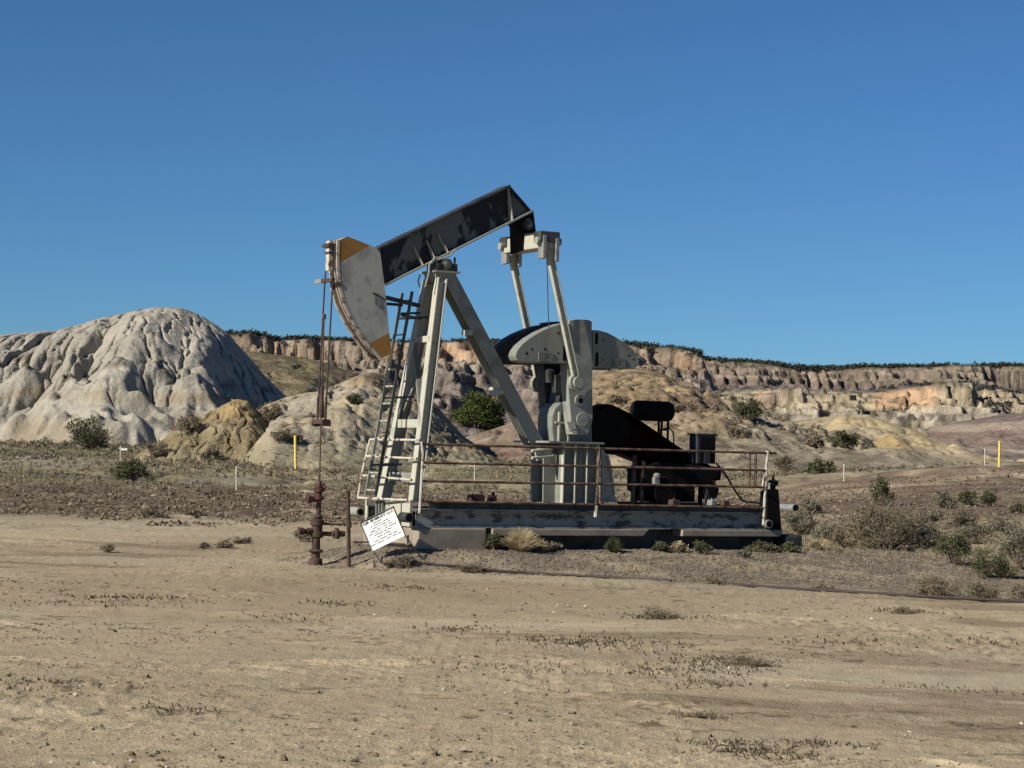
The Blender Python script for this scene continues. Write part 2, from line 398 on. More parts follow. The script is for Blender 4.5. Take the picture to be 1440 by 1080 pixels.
hf = 1 + sst(50, 75, RR) * .42 * np.clip(fbm(GX, GY, 1.3, 4, 121, .7) * 1.6, -.7, .8) * (1 - sst(400, 700, RR)); gc = gc * hf[..., None]
gc = gc * (1 + .10 * np.clip(fbm(GX * .5, GY, 9, 3, 122) * 2, -1, 1))[..., None]
RUT = []
gc = gc * (1 + .26 * rutmask(GX, GY) * (1 - sst(40, 50, RR)))[..., None]
gridmesh('ground', GX, GY, GZ, 'ground', gc, kind='structure')

# ---------------- hills
HF = []; CAPS = []
def flow(h, cell, Np, steps, seed, inertia=.25):
    ny, nx = h.shape; r = np.random.default_rng(seed); gy, gx = np.gradient(h, cell); gxf, gyf = gx.ravel(), gy.ravel()
    px = r.random(Np) * (nx - 3) + 1; py = r.random(Np) * (ny - 3) + 1; vx = np.zeros(Np); vy = np.zeros(Np); acc = np.zeros(h.size)
    for s in range(steps):
        idx = py.astype(np.int32) * nx + px.astype(np.int32); acc += np.bincount(idx, minlength=h.size)
        vx = inertia * vx - gxf[idx]; vy = inertia * vy - gyf[idx]; n = np.sqrt(vx * vx + vy * vy) + 1e-6; vx /= n; vy /= n
        px = np.clip(px + vx, 1, nx - 2); py = np.clip(py + vy, 1, ny - 2)
    return acc.reshape(h.shape) / (acc.mean() + 1e-9)
def erode(h, cell, rounds, Np, steps, k, power=.5, smooth=.12, inertia=.35, mask=None):
    ny, nx = h.shape; r = np.random.default_rng(11)
    for it in range(rounds):
        gy, gx = np.gradient(h, cell); gxf, gyf = gx.ravel(), gy.ravel()
        px = r.random(Np) * (nx - 3) + 1; py = r.random(Np) * (ny - 3) + 1; vx = np.zeros(Np); vy = np.zeros(Np); acc = np.zeros(h.size)
        for s in range(steps):
            idx = py.astype(np.int32) * nx + px.astype(np.int32)
            acc += np.bincount(idx, minlength=h.size)
            vx = inertia * vx - gxf[idx]; vy = inertia * vy - gyf[idx]
            n = np.sqrt(vx * vx + vy * vy) + 1e-6
            px = np.clip(px + vx / n, 1, nx - 2); py = np.clip(py + vy / n, 1, ny - 2)
            vx /= n; vy /= n
        a = acc.reshape(h.shape) / (acc.mean() + 1e-9)
        sl = np.clip(np.hypot(gx, gy), 0, 1.6)
        d = k * cell * np.minimum(a, 60) ** power * sl
        if mask is not None: d = d * mask
        h = h - d
        q = h.copy(); q[1:-1, 1:-1] = (h[:-2, 1:-1] + h[2:, 1:-1] + h[1:-1, :-2] + h[1:-1, 2:]) / 4
        h = h * (1 - smooth) + q * smooth
    return h, a

def hill(name, D, crest, front, back, cell, prof, colf, mat, er=None, warp=0, warpsc=10, seed=1, bumpy=(), zsink=1.2, post=None, skirt=0, flute=(), slant=0, rock=.0, frontf=None, cones=None, carve=None, terrace=None, rill=(), fan=None, flat=0):
    cp = np.array([atD(px, py, D) for px, py in crest]); x0, x1 = cp[0, 0], cp[-1, 0]
    xs = np.arange(x0 - skirt, x1 + skirt, cell); ys = np.arange(D - front - warp * 1.05 - 10 * cell, D + back, cell)
    X, Y = np.meshgrid(xs, ys)
    Xs = X
    g0 = Gf(X, Y) - .25
    HFI = len(HF)
    wx = warp * fbm(X, Y * 0 + 3.3, warpsc, 3, seed)
    H = np.interp(X, cp[:, 0], cp[:, 2])
    ff = front if frontf is None else front * frontf(X)
    t = np.clip((Y + wx * np.clip((D - Y) / (front * .6), 0, 1) - (D - ff)) / ff, 0, 1)
    t2 = np.clip((Y - D) / back, 0, 1)
    p = prof(t, X) * (1 - sst(flat, 1, t2))
    h = g0 + np.maximum(H - g0, -.5) * p
    for amp, sc in bumpy: h = h + amp * fbm(X, Y, sc, 4, seed + 9) * np.clip(p * 2.5, 0, 1) * (1 - .75 * sst(.85, 1, p))
    h = h * 1.0
    a = None
    if cones:
        n_c, t0_, t1_, hh, slp = cones; rc = np.random.default_rng(seed + 3); CAPS.clear()
        for _ in range(n_c):
            cx = rc.uniform(xs[0] + 6, xs[-1] - 6); ty = rc.uniform(t0_, t1_); fy = front * (1 if frontf is None else float(frontf(np.array([cx]))[0])); cy = D - fy * (1 - ty)
            iy = int(np.clip((cy - ys[0]) / cell, 0, len(ys) - 1)); ix = int((cx - xs[0]) / cell); cz = h[iy, ix] + rc.uniform(.35, 1) * hh
            if p[iy, ix] < .03: continue
            sl = slp * rc.uniform(.75, 1.25); dd2 = np.hypot(X - cx, (Y - cy) * .8) * (1 + .25 * fbm(X, Y, 1.6, 2, seed + 60))
            cone = cz - sl * np.maximum(dd2 - .45, 0) - .10 * dd2
            k_ = .35; h = np.log(np.exp(np.clip((h - cz) / k_, -60, 60)) + np.exp(np.clip((cone - cz) / k_, -60, 60))) * k_ + cz
            CAPS.append((cx, cy, rc.uniform(.35, .85), rc.uniform(0, 3.1)))
    if flute:
        for amp, sx, sy in flute:
            wxx = X + sx * 1.1 * fbm(X, Y, sx * 4, 3, seed + 5) + slant * (Y - D)
            h = h - amp * ridged(wxx, Y * sx / sy, sx, 2, seed + 6) * np.clip(p * 3, 0, 1) * (1 - sst(.88, 1, p))
    if er: h, a = erode(h, cell, *er, mask=np.clip(p * 3, 0, 1) * (1 - .6 * sst(.9, 1, p)))
    if terrace:
        for step, amt, ws in terrace:
            q = (h + ws * fbm(X, Y, step * 9, 3, seed + 41)) / step; fq = q - np.floor(q); h = h + amt * step * (sst(.32, .62, fq) - fq) * np.clip(p * 3, 0, 1) * (1 - sst(.93, 1, p))
    cx_ = X if fan is None else X + (((X - fan[0]) * fan[1] / (fan[1] + np.maximum(D - Y, 0)) + fan[0]) - X) * np.exp(-((X - fan[0]) / fan[2]) ** 4)
    for amp, sp, el, wd in rill:
        n_ = np.abs(vn((cx_ + sp * .55 * fbm(X, Y, sp * 2.2, 3, seed + 51)) / sp, Y / (sp * el) + 5.3, seed + 52))
        g_ = 1 - np.minimum(n_ / wd, 1) ** .55
        h = h - amp * g_ * np.clip(p * 4 - .4, 0, 1) * (1 - .8 * sst(.93, 1.0, p)) * np.clip(1.1 + fbm(X, Y, sp * 3, 2, seed + 53) * 1.6, .25, 1.4)
    if carve:
        gy, gx = np.gradient(h, cell); gn = np.hypot(gx, gy)
        for amp, lo, hi, npart, st in carve:
            a = flow(h, cell, npart, st, seed); a = np.log1p(a)
            q = a.copy(); q[1:-1, 1:-1] = a[1:-1, 1:-1] * .5 + (a[:-2, 1:-1] + a[2:, 1:-1] + a[1:-1, :-2] + a[1:-1, 2:]) * .125
            h = h - amp * sst(lo, hi, q) * np.clip(gn * 1.8, .15, 1) * np.clip(p * 4 - .4, 0, 1)
    if post: h = post(X, Y, h, p)
    g = np.clip((h - g0) / np.maximum(H - g0, .5), 0, 1.3)
    C = colf(X, Y, h, g, a)
    if rock: C = C * (1 + rock * np.clip(fbm(X, h * 2.6, cell * 7, 4, seed + 77, .65) * 1.6 + .4 * fbm(X, Y, cell * 3.2, 3, seed + 78), -.75, .9))[..., None]
    edge = (H - g0) < .3
    low = h < g0 + .15
    h = np.where((edge | (p <= 0)) & low, np.minimum(h, g0 - 1.5), h) - (1 - sst(0, .10, p)) * (1 - sst(.1, 1.6, h - g0)) * 1.0
    HF.append((xs[0], ys[0], cell, h))
    return gridmesh(name, X, Y, h, mat, C, kind='structure')

def bands(z, stops):                       # stops: (height, colour)
    zz = np.array([s[0] for s in stops], float); cc = np.array([s[1] for s in stops], float)
    return np.stack([np.interp(z, zz, cc[:, i]) for i in range(3)], -1)

# white hill
def wh_prof(t, X):
    b = .06 * fbm(X, X * 0, 5, 2, 2); t = np.clip(t, 0, 1)
    return .25 * sst(0, .16, t) + .75 * np.sin(np.clip((t - .06) / .94, 0, 1) * math.pi / 2) ** .95
def wh_post(X, Y, h, p): return h + .22 * ridged(X, Y, 2.2, 3, 5) * np.clip(p * 2, 0, 1) * (1 - sst(.85, 1, p)) * .6
def wh_col(X, Y, Z, g, a):
    w = np.array([.385, .36, .30]); w2 = np.array([.32, .298, .245]); tn = np.array([.27, .222, .148]); dkc = np.array([.15, .13, .10])
    c = np.broadcast_to(w, X.shape + (3,)).copy()
    c = cm(c, w2, np.clip(.3 + fbm(X, Y, 6, 4, 3) * 1.6, 0, 1))
    zz = Z + .9 * fbm(X, Y, 9, 3, 8)
    c = cm(c, tn, .8 * np.exp(-((zz - 6.0) / .55) ** 2) * np.clip(fbm(X, Y, 7, 3, 4) * 3 + .3, 0, 1)); c = cm(c, tn, .8 * (1 - sst(2.6, 5.2, zz)) * np.clip(fbm(X, Y, 5, 3, 6) * 2 + .65, 0, 1))
    for cx, cy, rr0, aa in CAPS:
        m_ = (np.abs(X - cx) < 3) & (np.abs(Y - cy) < 3)
        ca_, sa_ = math.cos(aa), math.sin(aa); xx = (X[m_] - cx) * ca_ + (Y[m_] - cy) * sa_; yy_ = -(X[m_] - cx) * sa_ + (Y[m_] - cy) * ca_
        q_ = np.hypot(xx / rr0, yy_ / (rr0 * .55)) + .5 * fbm(X[m_], Y[m_], .6, 3, 70)
        Z[m_] += .22 * (1 - sst(.8, 1.0, q_)); c[m_] = cm(c[m_], dkc, 1 - sst(.85, 1.05, q_))
    cap = np.exp(-((Z + 1.4 * fbm(X, Y, 14, 3, 12) - 9.2) / .35) ** 2) * np.clip(fbm(X, Y, 3.5, 3, 14) * 4 - .9, 0, 1); c = cm(c, dkc, cap * .8)
    cap = np.exp(-((Z + 1.4 * fbm(X, Y, 14, 3, 13) - 6.9) / .30) ** 2) * np.clip(fbm(X, Y, 3.0, 3, 15) * 4 - .9, 0, 1); c = cm(c, dkc, cap * .8)
    return c
hill('white_hill', 205, [(-190, 500), (-100, 478), (0, 473), (25, 470), (60, 467), (90, 466), (120, 456), (150, 447), (185, 440), (215, 434.5), (240, 433), (262, 435), (285, 445), (305, 457), (322, 470), (336, 486), (352, 504), (368, 524), (385, 542), (400, 556), (420, 575), (445, 600), (470, 640)],
     27, 24, .115, wh_prof, wh_col, 'hill_s', er=(7, 40000, 140, .075, .5, .09), warp=4, warpsc=3.2, seed=3, bumpy=((.5, 7), (.14, 2.4)), flute=((.14, 1.9, 9), (.10, .8, 4)), slant=.12,
     frontf=lambda X: 1 - .30 * sst(-29, -21, X), cones=(18, .03, .50, .8, 1.05), carve=((.32, .70, 1.4, 130000, 30), (.45, .8, 1.6, 120000, 70), (.7, 1.1, 2.1, 120000, 170)), rock=.10,
     rill=((.80, 1.9, 6.5, .20), (.34, .75, 6, .26)), fan=(-33, 11, 16))

# yellow mound in front of it
def ym_col(X, Y, Z, g, a):
    y_ = np.array([.35, .255, .125]); p_ = np.array([.275, .228, .142]); o = np.array([.22, .178, .105])
    zz = Z + .35 * fbm(X, Y, 3, 3, 8)
    c = bands(zz, [(0, p_), (1.2, p_), (1.8, o), (2.4, o), (2.7, p_), (3.1, o * 1.1), (3.9, y_), (4.6, y_ * 1.15)])
    return cm(c, o, np.clip(fbm(X, Y, 1.5, 4, 31) * 2.2 - .2, 0, .7))
hill('yellow_mound', 135, [(170, 668), (205, 643), (235, 622), (262, 604), (290, 585), (318, 569), (335, 562), (350, 565), (372, 586), (392, 612), (410, 640), (425, 665)],
     11, 8, .06, lambda t, X: np.sin(t * math.pi / 2) ** 1.1, ym_col, 'hill_s', er=(10, 14000, 90, .12, .45, .08), warp=2, warpsc=3, seed=6, bumpy=((.35, 2.2), (.2, .7)), flute=((.12, .5, 3),), carve=((.14, .75, 1.5, 30000, 40), (.22, 1.0, 2.0, 26000, 90)), rock=.16, rill=((.10, .45, 5, .3),), fan=(-18, 4, 5))

# pale dry hill behind the well and under the beam
def dh_col(X, Y, Z, g, a):
    s_ = np.array([.36, .308, .215]); b_ = np.array([.235, .175, .11]); gy = np.array([.315, .285, .225]); gr = np.array([.24, .225, .13])
    c = np.broadcast_to(s_, X.shape + (3,)).copy(); px = pix(X, Y)
    c = cm(c, gy, np.clip(.2 + fbm(X, Y, 7, 4, 33) * 1.6, 0, .8)); c = cm(c, b_, sst(.72, .95, g + .25 * fbm(X, Y, 3, 3, 34)) * sst(480, 505, px) * .9)
    c = cm(c, gr, sst(575, 620, px) * .6 * np.clip(.6 + fbm(X, Y, 5, 3, 36), 0, 1)); c = cm(c, gr, .5 * (1 - sst(.1, .35, g)))
    return cm(c, b_ * .85, np.clip(fbm(X, Y, 1.6, 4, 35) * 2.4 - .75, 0, .6))
hill('dry_hill', 160, [(330, 640), (360, 590), (385, 568), (410, 560), (440, 556), (470, 552), (495, 541), (515, 530), (532, 526), (548, 533), (566, 546), (590, 553), (612, 566), (632, 590), (650, 610), (672, 628), (700, 648), (730, 664), (780, 690)],
     44, 14, .12, lambda t, X: np.sin(t * math.pi / 2) ** .95, dh_col, 'hill_s', er=(12, 36000, 150, .12, .5, .12), warp=8, warpsc=8, seed=8, bumpy=((.9, 7), (.3, 2)), flute=((.14, 1.2, 9), (.08, .5, 4)), carve=((.30, .75, 1.5, 100000, 50), (.55, 1.0, 2.0, 90000, 140)), rock=.22, rill=((.36, 1.1, 6, .24), (.18, .5, 5, .3)),
     frontf=lambda X: 1 - .62 * (1 - sst(-21, -13, X)))

# brown striped slope behind the juniper
def bs_col(X, Y, Z, g, a):
    a1 = np.array([.215, .15, .115]); a2 = np.array([.33, .27, .21]); f = np.clip(np.sin((Z + .35 * Y * .1 + .8 * fbm(X, Y, 4, 3, 38)) * 5.2) * 1.2, 0, 1)
    return cm(cm(np.broadcast_to(a1, X.shape + (3,)).copy(), a2, f * .6), np.array([.2, .17, .12]), np.clip(fbm(X, Y, 3, 4, 39) * 2, 0, .6))
hill('brown_slope', 190, [(600, 660), (640, 628), (670, 610), (700, 600), (730, 590), (770, 580), (815, 590), (850, 620), (900, 660)],
     34, 20, .16, lambda t, X: np.sin(t * math.pi / 2), bs_col, 'hill_s', er=(8, 18000, 110, .12, .5, .08), warp=4, warpsc=8, seed=9, bumpy=((.8, 5), (.3, 1.6)), flute=((.3, 1.6, 10),), carve=((.4, 1.1, 2.2, 30000, 100),), rock=.3)

# golden hill on the right
def gh_col(X, Y, Z, g, a):
    g1 = np.array([.275, .208, .122]); g2 = np.array([.20, .15, .098]); g3 = np.array([.29, .255, .19]); yl = np.array([.38, .305, .165])
    c = np.broadcast_to(g1, X.shape + (3,)).copy(); px = pix(X, Y)
    c = cm(c, g2, np.clip(.25 + fbm(X, Y, 7, 4, 43) * 1.8, 0, 1)); c = cm(c, g3, sst(960, 1060, px + 60 * fbm(X, Y, 9, 3, 44)) * .7); c = cm(c, g3, .7 * (1 - sst(.12, .4, g + .2 * fbm(X, Y, 5, 3, 46))))
    c = cm(c, yl, np.clip(fbm(X, Y, 4, 4, 47) * 2.6 - .55, 0, .8) * sst(.45, .7, g)); c = cm(c, g2 * .6, np.clip(fbm(X, Y, 2, 4, 48) * 2.4 - .75, 0, .65))
    return c
hill('golden_hill', 235, [(730, 690), (770, 600), (800, 556), (830, 532), (860, 523), (895, 520), (930, 527), (958, 538), (985, 553), (1005, 566), (1030, 574), (1060, 584), (1090, 603), (1115, 622), (1145, 640), (1180, 652), (1230, 664), (1300, 680)],
     95, 24, .20, lambda t, X: .72 * np.sin(t * math.pi / 2) + .28 * t ** 3, gh_col, 'hill_s', er=(12, 44000, 170, .14, .5, .10), warp=20, warpsc=14, seed=12, bumpy=((1.8, 14), (.6, 4)), flute=((.26, 2.2, 14), (.15, .8, 7)), carve=((.45, .75, 1.5, 110000, 60), (.9, 1.0, 2.0, 90000, 170)), terrace=((1.5, .22, .8),), rock=.5, rill=((.5, 1.7, 6, .24), (.24, .8, 5, .3)))

# yellow dunes further right
def yd_col(X, Y, Z, g, a):
    y1 = np.array([.40, .325, .19]); y2 = np.array([.36, .30, .20]); gr = np.array([.20, .175, .13])
    c = np.broadcast_to(y1, X.shape + (3,)).copy(); c = cm(c, y2, np.clip(.4 + fbm(X, Y, 8, 3, 53) * 2, 0, 1)); return cm(c, gr, np.clip(fbm(X, Y, 5, 4, 54) * 2.4 - .5, 0, .75))
hill('yellow_dune', 330, [(1040, 640), (1080, 606), (1110, 592), (1150, 587), (1185, 585), (1215, 592), (1245, 604), (1268, 622), (1300, 650), (1340, 662)],
     70, 30, .28, lambda t, X: np.sin(t * math.pi / 2) ** 1.1, yd_col, 'hill_s', er=(9, 20000, 120, .10, .5, .08), warp=14, warpsc=14, seed=14, bumpy=((1.2, 10), (.4, 3)), flute=((.4, 3, 20),), carve=((.4, .8, 1.6, 50000, 60), (.7, 1.0, 2.0, 40000, 110)), rock=.25, rill=((.35, 2.4, 6, .3),))
hill('yellow_dome', 262, [(1190, 662), (1215, 645), (1232, 622), (1248, 612), (1262, 617), (1275, 635), (1300, 652), (1400, 655), (1480, 662)],
     16, 12, .14, lambda t, X: np.sin(t * math.pi / 2), ym_col, 'hill_s', er=(5, 8000, 60, .04, .5, .2), warp=2, warpsc=5, seed=15, bumpy=((.3, 3),))

# olive knolls behind the dry hill
def ok_col(X, Y, Z, g, a):
    o1 = np.array([.195, .168, .102]); o2 = np.array([.26, .20, .13]); c = np.broadcast_to(o1, X.shape + (3,)).copy(); return cm(c, o2, np.clip(.3 + fbm(X, Y, 14, 4, 63) * 2, 0, 1))
hill('olive_knoll', 400, [(250, 600), (300, 540), (335, 505), (355, 497), (385, 500), (410, 502), (440, 508), (470, 517), (500, 528), (530, 545), (580, 575), (640, 610)],
     90, 40, .35, lambda t, X: np.sin(t * math.pi / 2) ** 1.1, ok_col, 'hill_m', er=(8, 20000, 110, .10, .5, .10), warp=14, warpsc=20, seed=17, bumpy=((2.2, 18), (.7, 5)), rill=((.6, 3.2, 7, .3),), rock=.35)

# right-hand lower bluffs: orange and cream cliffs over grey flats
def bl_prof(t, X):
    w = .07 * fbm(X, X * 0, 16, 5, 71, .62) + .018 * fbm(X, t * 150, 3, 3, 76); t = t + w
    px = CX + F * X / 720; cl = .35 + .65 * np.clip(sst(1220, 1235, px) * (1 - sst(1312, 1330, px)) + sst(1052, 1062, px) * (1 - sst(1102, 1115, px)), 0, 1)
    cl = np.clip(cl + .3 * fbm(X, X * 0, 9, 3, 79), .1, 1)
    a_ = .10 * sst(0, .35, t) + .10 * sst(.30, .42, t) + .10 * sst(.36, .372, t) + .12 * sst(.42, .56, t) + .08 * sst(.52, .53, t) + .10 * sst(.56, .7, t) + .08 * sst(.62, .63, t) + .08 * sst(.76, 1, t)
    return a_ + .24 * (cl * sst(.72, .735, t) + (1 - cl) * (.5 * sst(.60, .92, t) + .25 * sst(.66, .675, t) + .25 * sst(.80, .815, t)))
def bl_col(X, Y, Z, g, a):
    og = np.array([.44, .30, .19]); cr_ = np.array([.35, .31, .24]); gr = np.array([.25, .225, .19]); db = np.array([.10, .09, .06]); yl = np.array([.35, .295, .20])
    px = pix(X, Y); zz = g + .05 * fbm(X, Y, 30, 3, 72)
    c = bands(zz, [(0, gr), (.10, gr), (.14, cr_), (.26, cr_ * .92), (.30, gr * .85), (.36, cr_), (.46, cr_ * .9), (.50, gr * .8), (.56, cr_), (.68, yl), (.92, yl), (.95, gr * .6), (1.1, gr * .6)])
    c = cm(c, og, sst(.64, .68, zz) * (1 - sst(.93, .96, zz)) * (sst(1222, 1240, px) * (1 - sst(1308, 1325, px)) + .7 * sst(1060, 1070, px) * (1 - sst(1100, 1110, px))))
    c = cm(c, gr, np.clip(fbm(X, Y, 22, 3, 75) * 2 - .2, 0, .8) * .7)
    return cm(c, db, np.clip(fbm(X, Y, 7, 4, 73) * 3.2 - .9, 0, .85))
hill('lower_bluffs', 720, [(900, 600), (960, 570), (985, 554), (1010, 549), (1050, 546), (1090, 545), (1120, 547), (1160, 549), (1200, 550), (1228, 549), (1240, 547), (1262, 543), (1310, 541), (1360, 543), (1400, 549), (1450, 556), (1520, 562)],
     150, 60, .50, bl_prof, bl_col, 'hill_m', er=(10, 30000, 120, .14, .5, .05), warp=60, warpsc=28, seed=21, bumpy=((4.0, 26), (2.0, 8), (.7, 2.5)), flute=((1.4, 6, 30), (.7, 2.4, 20)), carve=((1.4, 1.1, 2.2, 60000, 110),), terrace=((2.6, .6, 2.0), (1.1, .6, .5)), rock=.8)
# grey and pink striped mounds at the right edge
def pm_col(X, Y, Z, g, a):
    g1 = np.array([.20, .165, .14]); p1_ = np.array([.345, .285, .225]); p2_ = np.array([.25, .185, .155]); z = Z + .7 * fbm(X, Y, 18, 3, 77)
    return bands(z, [(1, g1), (4.2, g1), (4.6, p1_), (5.2, g1 * 1.1), (6.8, p2_), (8.6, p2_ * .95), (9.2, p1_), (10.6, p1_ * 1.05), (11.2, g1), (14, g1 * 1.05), (16, g1)])
hill('striped_mounds', 460, [(1180, 650), (1230, 632), (1270, 618), (1310, 603), (1345, 592), (1370, 588), (1400, 583), (1430, 586), (1470, 580), (1560, 590)],
     110, 50, .40, lambda t, X: np.sin(t * math.pi / 2) ** 1.2, pm_col, 'hill_m', er=(10, 24000, 130, .12, .5, .08), warp=30, warpsc=26, seed=23, bumpy=((2.2, 22), (.8, 6)), flute=((.8, 4, 30),), carve=((1.0, 1.1, 2.2, 40000, 110),), rock=.2)

# mesa: left and centre (nearer), right (farther)
def mesa_prof(ca, cb):
    def f(t, X):
        t = t + .030 * fbm(X, X * 0, 34, 5, 81, .62) + .012 * ridged(X, X * 0, 9, 4, 82) + .008 * fbm(X, t * 330, 5, 3, 83)
        cf = np.clip(.12 + .15 * fbm(X, X * 0, 55, 3, 88), .05, .30)
        return (1 - cf) * (.45 * np.clip(t / ca, 0, 1) ** 1.3 + .12 * sst(.42, .47, t) + .14 * sst(.66, .70, t) + .29 * np.clip((t - .55) / (ca - .55), 0, 1)) + cf * sst(ca + .003, ca + .018, t)
    return f
def me_col(X, Y, Z, g, a):
    pu_ = np.array([.215, .182, .160]); pk = np.array([.30, .258, .218]); org = np.array([.42, .295, .195]); tn = np.array([.285, .242, .192]); dkg = np.array([.05, .055, .038])
    px = pix(X, Y); zz = g + .03 * fbm(X, Y, 60, 3, 84)
    c = bands(zz, [(0, pu_), (.25, pu_ * .95), (.33, pk), (.40, pu_), (.48, pk * 1.05), (.53, pu_ * .9), (.62, pu_), (.68, tn), (.74, tn), (.90, tn), (.96, tn), (1.2, tn * .8)])
    ob = sst(330, 345, px) * (1 - sst(386, 400, px)) * .75 + sst(612, 625, px) * (1 - sst(665, 690, px)) + sst(885, 900, px) * (1 - sst(972, 980, px)) + .3
    c = cm(c, org, np.clip(ob + .5 * fbm(X, X * 0, 20, 3, 89), 0, 1) * sst(.74, .78, zz) * (1 - sst(.93, .97, zz)))
    c = c * (1 + .20 * np.sin(Z * 1.3 + 2.5 * fbm(X, Y, 50, 3, 66)) * sst(-.2, .3, np.sin(Z * .37)))[..., None]
    c = cm(c, pk * 1.15, np.clip(fbm(X, Y, 16, 4, 85) * 2.2 - .2, 0, .7) * (1 - sst(.6, .7, zz))); c = cm(c, pu_ * .7, np.clip(fbm(X, Y, 9, 4, 86) * 2.5 - .5, 0, .8) * (1 - sst(.64, .7, zz)))
    c = cm(c, tn * .75, np.clip(fbm(X, Y * .3, 25, 3, 87) * 2, 0, .7) * sst(.66, .7, zz)); c = cm(c, dkg, sst(.965, .995, g) * .75)
    return c
hill('mesa', 1050, [(200, 520), (270, 482), (320, 476), (345, 475.5), (386, 477), (392, 480), (430, 480), (470, 481), (520, 484), (580, 485), (620, 485), (660, 484), (720, 487), (760, 489), (800, 489), (850, 489), (900, 491), (935, 494), (960, 498), (976, 500), (984, 520), (1000, 560), (1020, 620)],
     330, 120, .85, mesa_prof(.86, .90), me_col, 'hill_f', er=(14, 50000, 150, .24, .5, .04), warp=85, warpsc=45, seed=31, bumpy=((7, 50), (5, 16), (2.0, 5)), flute=((2.6, 11, 60), (1.4, 4.5, 30)), carve=((3.0, 1.1, 2.2, 80000, 130),), terrace=((6.5, .7, 3.0), (2.2, .6, 1.0)), rock=.6, rill=((2.2, 8, 7, .3), (1.0, 3.5, 6, .34)), flat=.5)
def mr_prof(t, X):
    t = t + .022 * fbm(X, X * 0, 60, 5, 91, .62) + .010 * ridged(X, X * 0, 14, 4, 92) + .006 * fbm(X, t * 360, 6, 3, 98)
    px = CX + F * X / 1500; cf = .05 + .06 * np.clip(fbm(X, X * 0, 70, 3, 97) * 2, 0, 1) + .16 * sst(1370, 1390, px)
    return .12 * np.clip(t / .5, 0, 1) + (.88 - cf) * np.clip((t - .5) / .46, 0, 1) ** 1.05 + cf * sst(.965, .985, t)
def mr_col(X, Y, Z, g, a):
    a1 = np.array([.225, .190, .165]); a2 = np.array([.335, .295, .255]); a3 = np.array([.180, .145, .125]); bn = np.array([.265, .218, .17]); dkg = np.array([.085, .085, .055])
    px = pix(X, Y); zz = g + .02 * fbm(X, Y, 80, 3, 93)
    c = bands(zz, [(0, a1), (.20, a1), (.24, a2), (.28, a3), (.34, a2), (.38, a2), (.42, a3), (.48, a2 * 1.05), (.54, a3 * 1.1), (.60, a2), (.66, a3), (.74, a3 * 1.05), (.80, bn), (.97, bn), (1.2, bn * .8)])
    c = c * (1 + .22 * np.sin(Z * 1.05 + 2.0 * fbm(X, Y, 70, 3, 67)))[..., None]
    c = cm(c, a3 * .8, np.clip(fbm(X, Y, 14, 4, 94) * 2.5 - .6, 0, .7)); c = cm(c, dkg, sst(.97, .995, g) * .75)
    return c
hill('far_mesa', 1500, [(900, 500), (940, 500), (975, 503), (1000, 507), (1020, 509), (1050, 511), (1080, 514), (1110, 517), (1150, 518), (1200, 517), (1250, 517), (1300, 516), (1360, 515), (1440, 516), (1560, 517)],
     360, 160, 1.0, mr_prof, mr_col, 'hill_f', er=(14, 50000, 170, .24, .5, .04), warp=95, warpsc=60, seed=33, bumpy=((6, 80), (4.5, 22), (1.6, 7)), flute=((3.8, 20, 200), (2.0, 7, 90)), carve=((4.0, 1.1, 2.2, 80000, 150),), terrace=((7, .6, 2.0), (2.6, .6, .8)), rock=.5, rill=((3.4, 11, 9, .3), (1.5, 5, 7, .34)), flat=.5)
print('hills', time.time() - T0)
# ================================================================== THE UNIT
VC = 1.14
def uw(px, py, v):
    p = pv(px, py, v); return (p[0], p[2])
def at_uw(px, py, v, v2):                 # pixel read on plane v, moved to plane v2
    p = pv(px, py, v); return (p[0], v2, p[2])

# ---- concrete foundation
w_top = pv(600, 742.3, .05)[2]
t = Thing('concrete_foundation', 'tan concrete foundation block and ledge under the steel skid of the pumping unit', 'foundation', (0, 0, 0))
mb = MB(); mb.box(0.0, pv(684, 760, 0)[0], -.0, WID, -.5, w_top - .004)
build(mb, 'end_block', 'concrete', t, bev=.02)
mb = MB()
uA, uB = pv(684, 760, 0)[0] + .12, pv(913, 748, 0)[0]
uC, uD = pv(960, 748, 0)[0], LEN - .42
for a, b in ((uA, uB), (uC, uD)):
    mb.hexa([(a, .0, w_top - .125), (b - .12, .0, w_top - .125), (b - .12, .42, w_top - .125), (a, .42, w_top - .125), (a, .0, w_top - .004), (b, .0, w_top - .004), (b, .42, w_top - .004), (a, .42, w_top - .004)])
build(mb, 'ledge', 'concrete', t, bev=.012)
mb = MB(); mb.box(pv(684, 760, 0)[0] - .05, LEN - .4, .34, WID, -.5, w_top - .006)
build(mb, 'recessed_wall', 'darkpaint_shade', t)  # undercut concrete, its shade put into the dark colour
mb = MB(); mb.box(LEN - .42, LEN, .0, WID, -.5, w_top - .09); build(mb, 'far_end_block', 'darkpaint_shade', t, bev=.05)  # same concrete, the shadow on this end painted in as dark colour

# ---- pumping unit
pu = Thing('pumping_unit', 'tall grey oilfield pump jack with tilted beam and orange tipped horsehead', 'pump jack', (LEN / 2, VC, w_top))
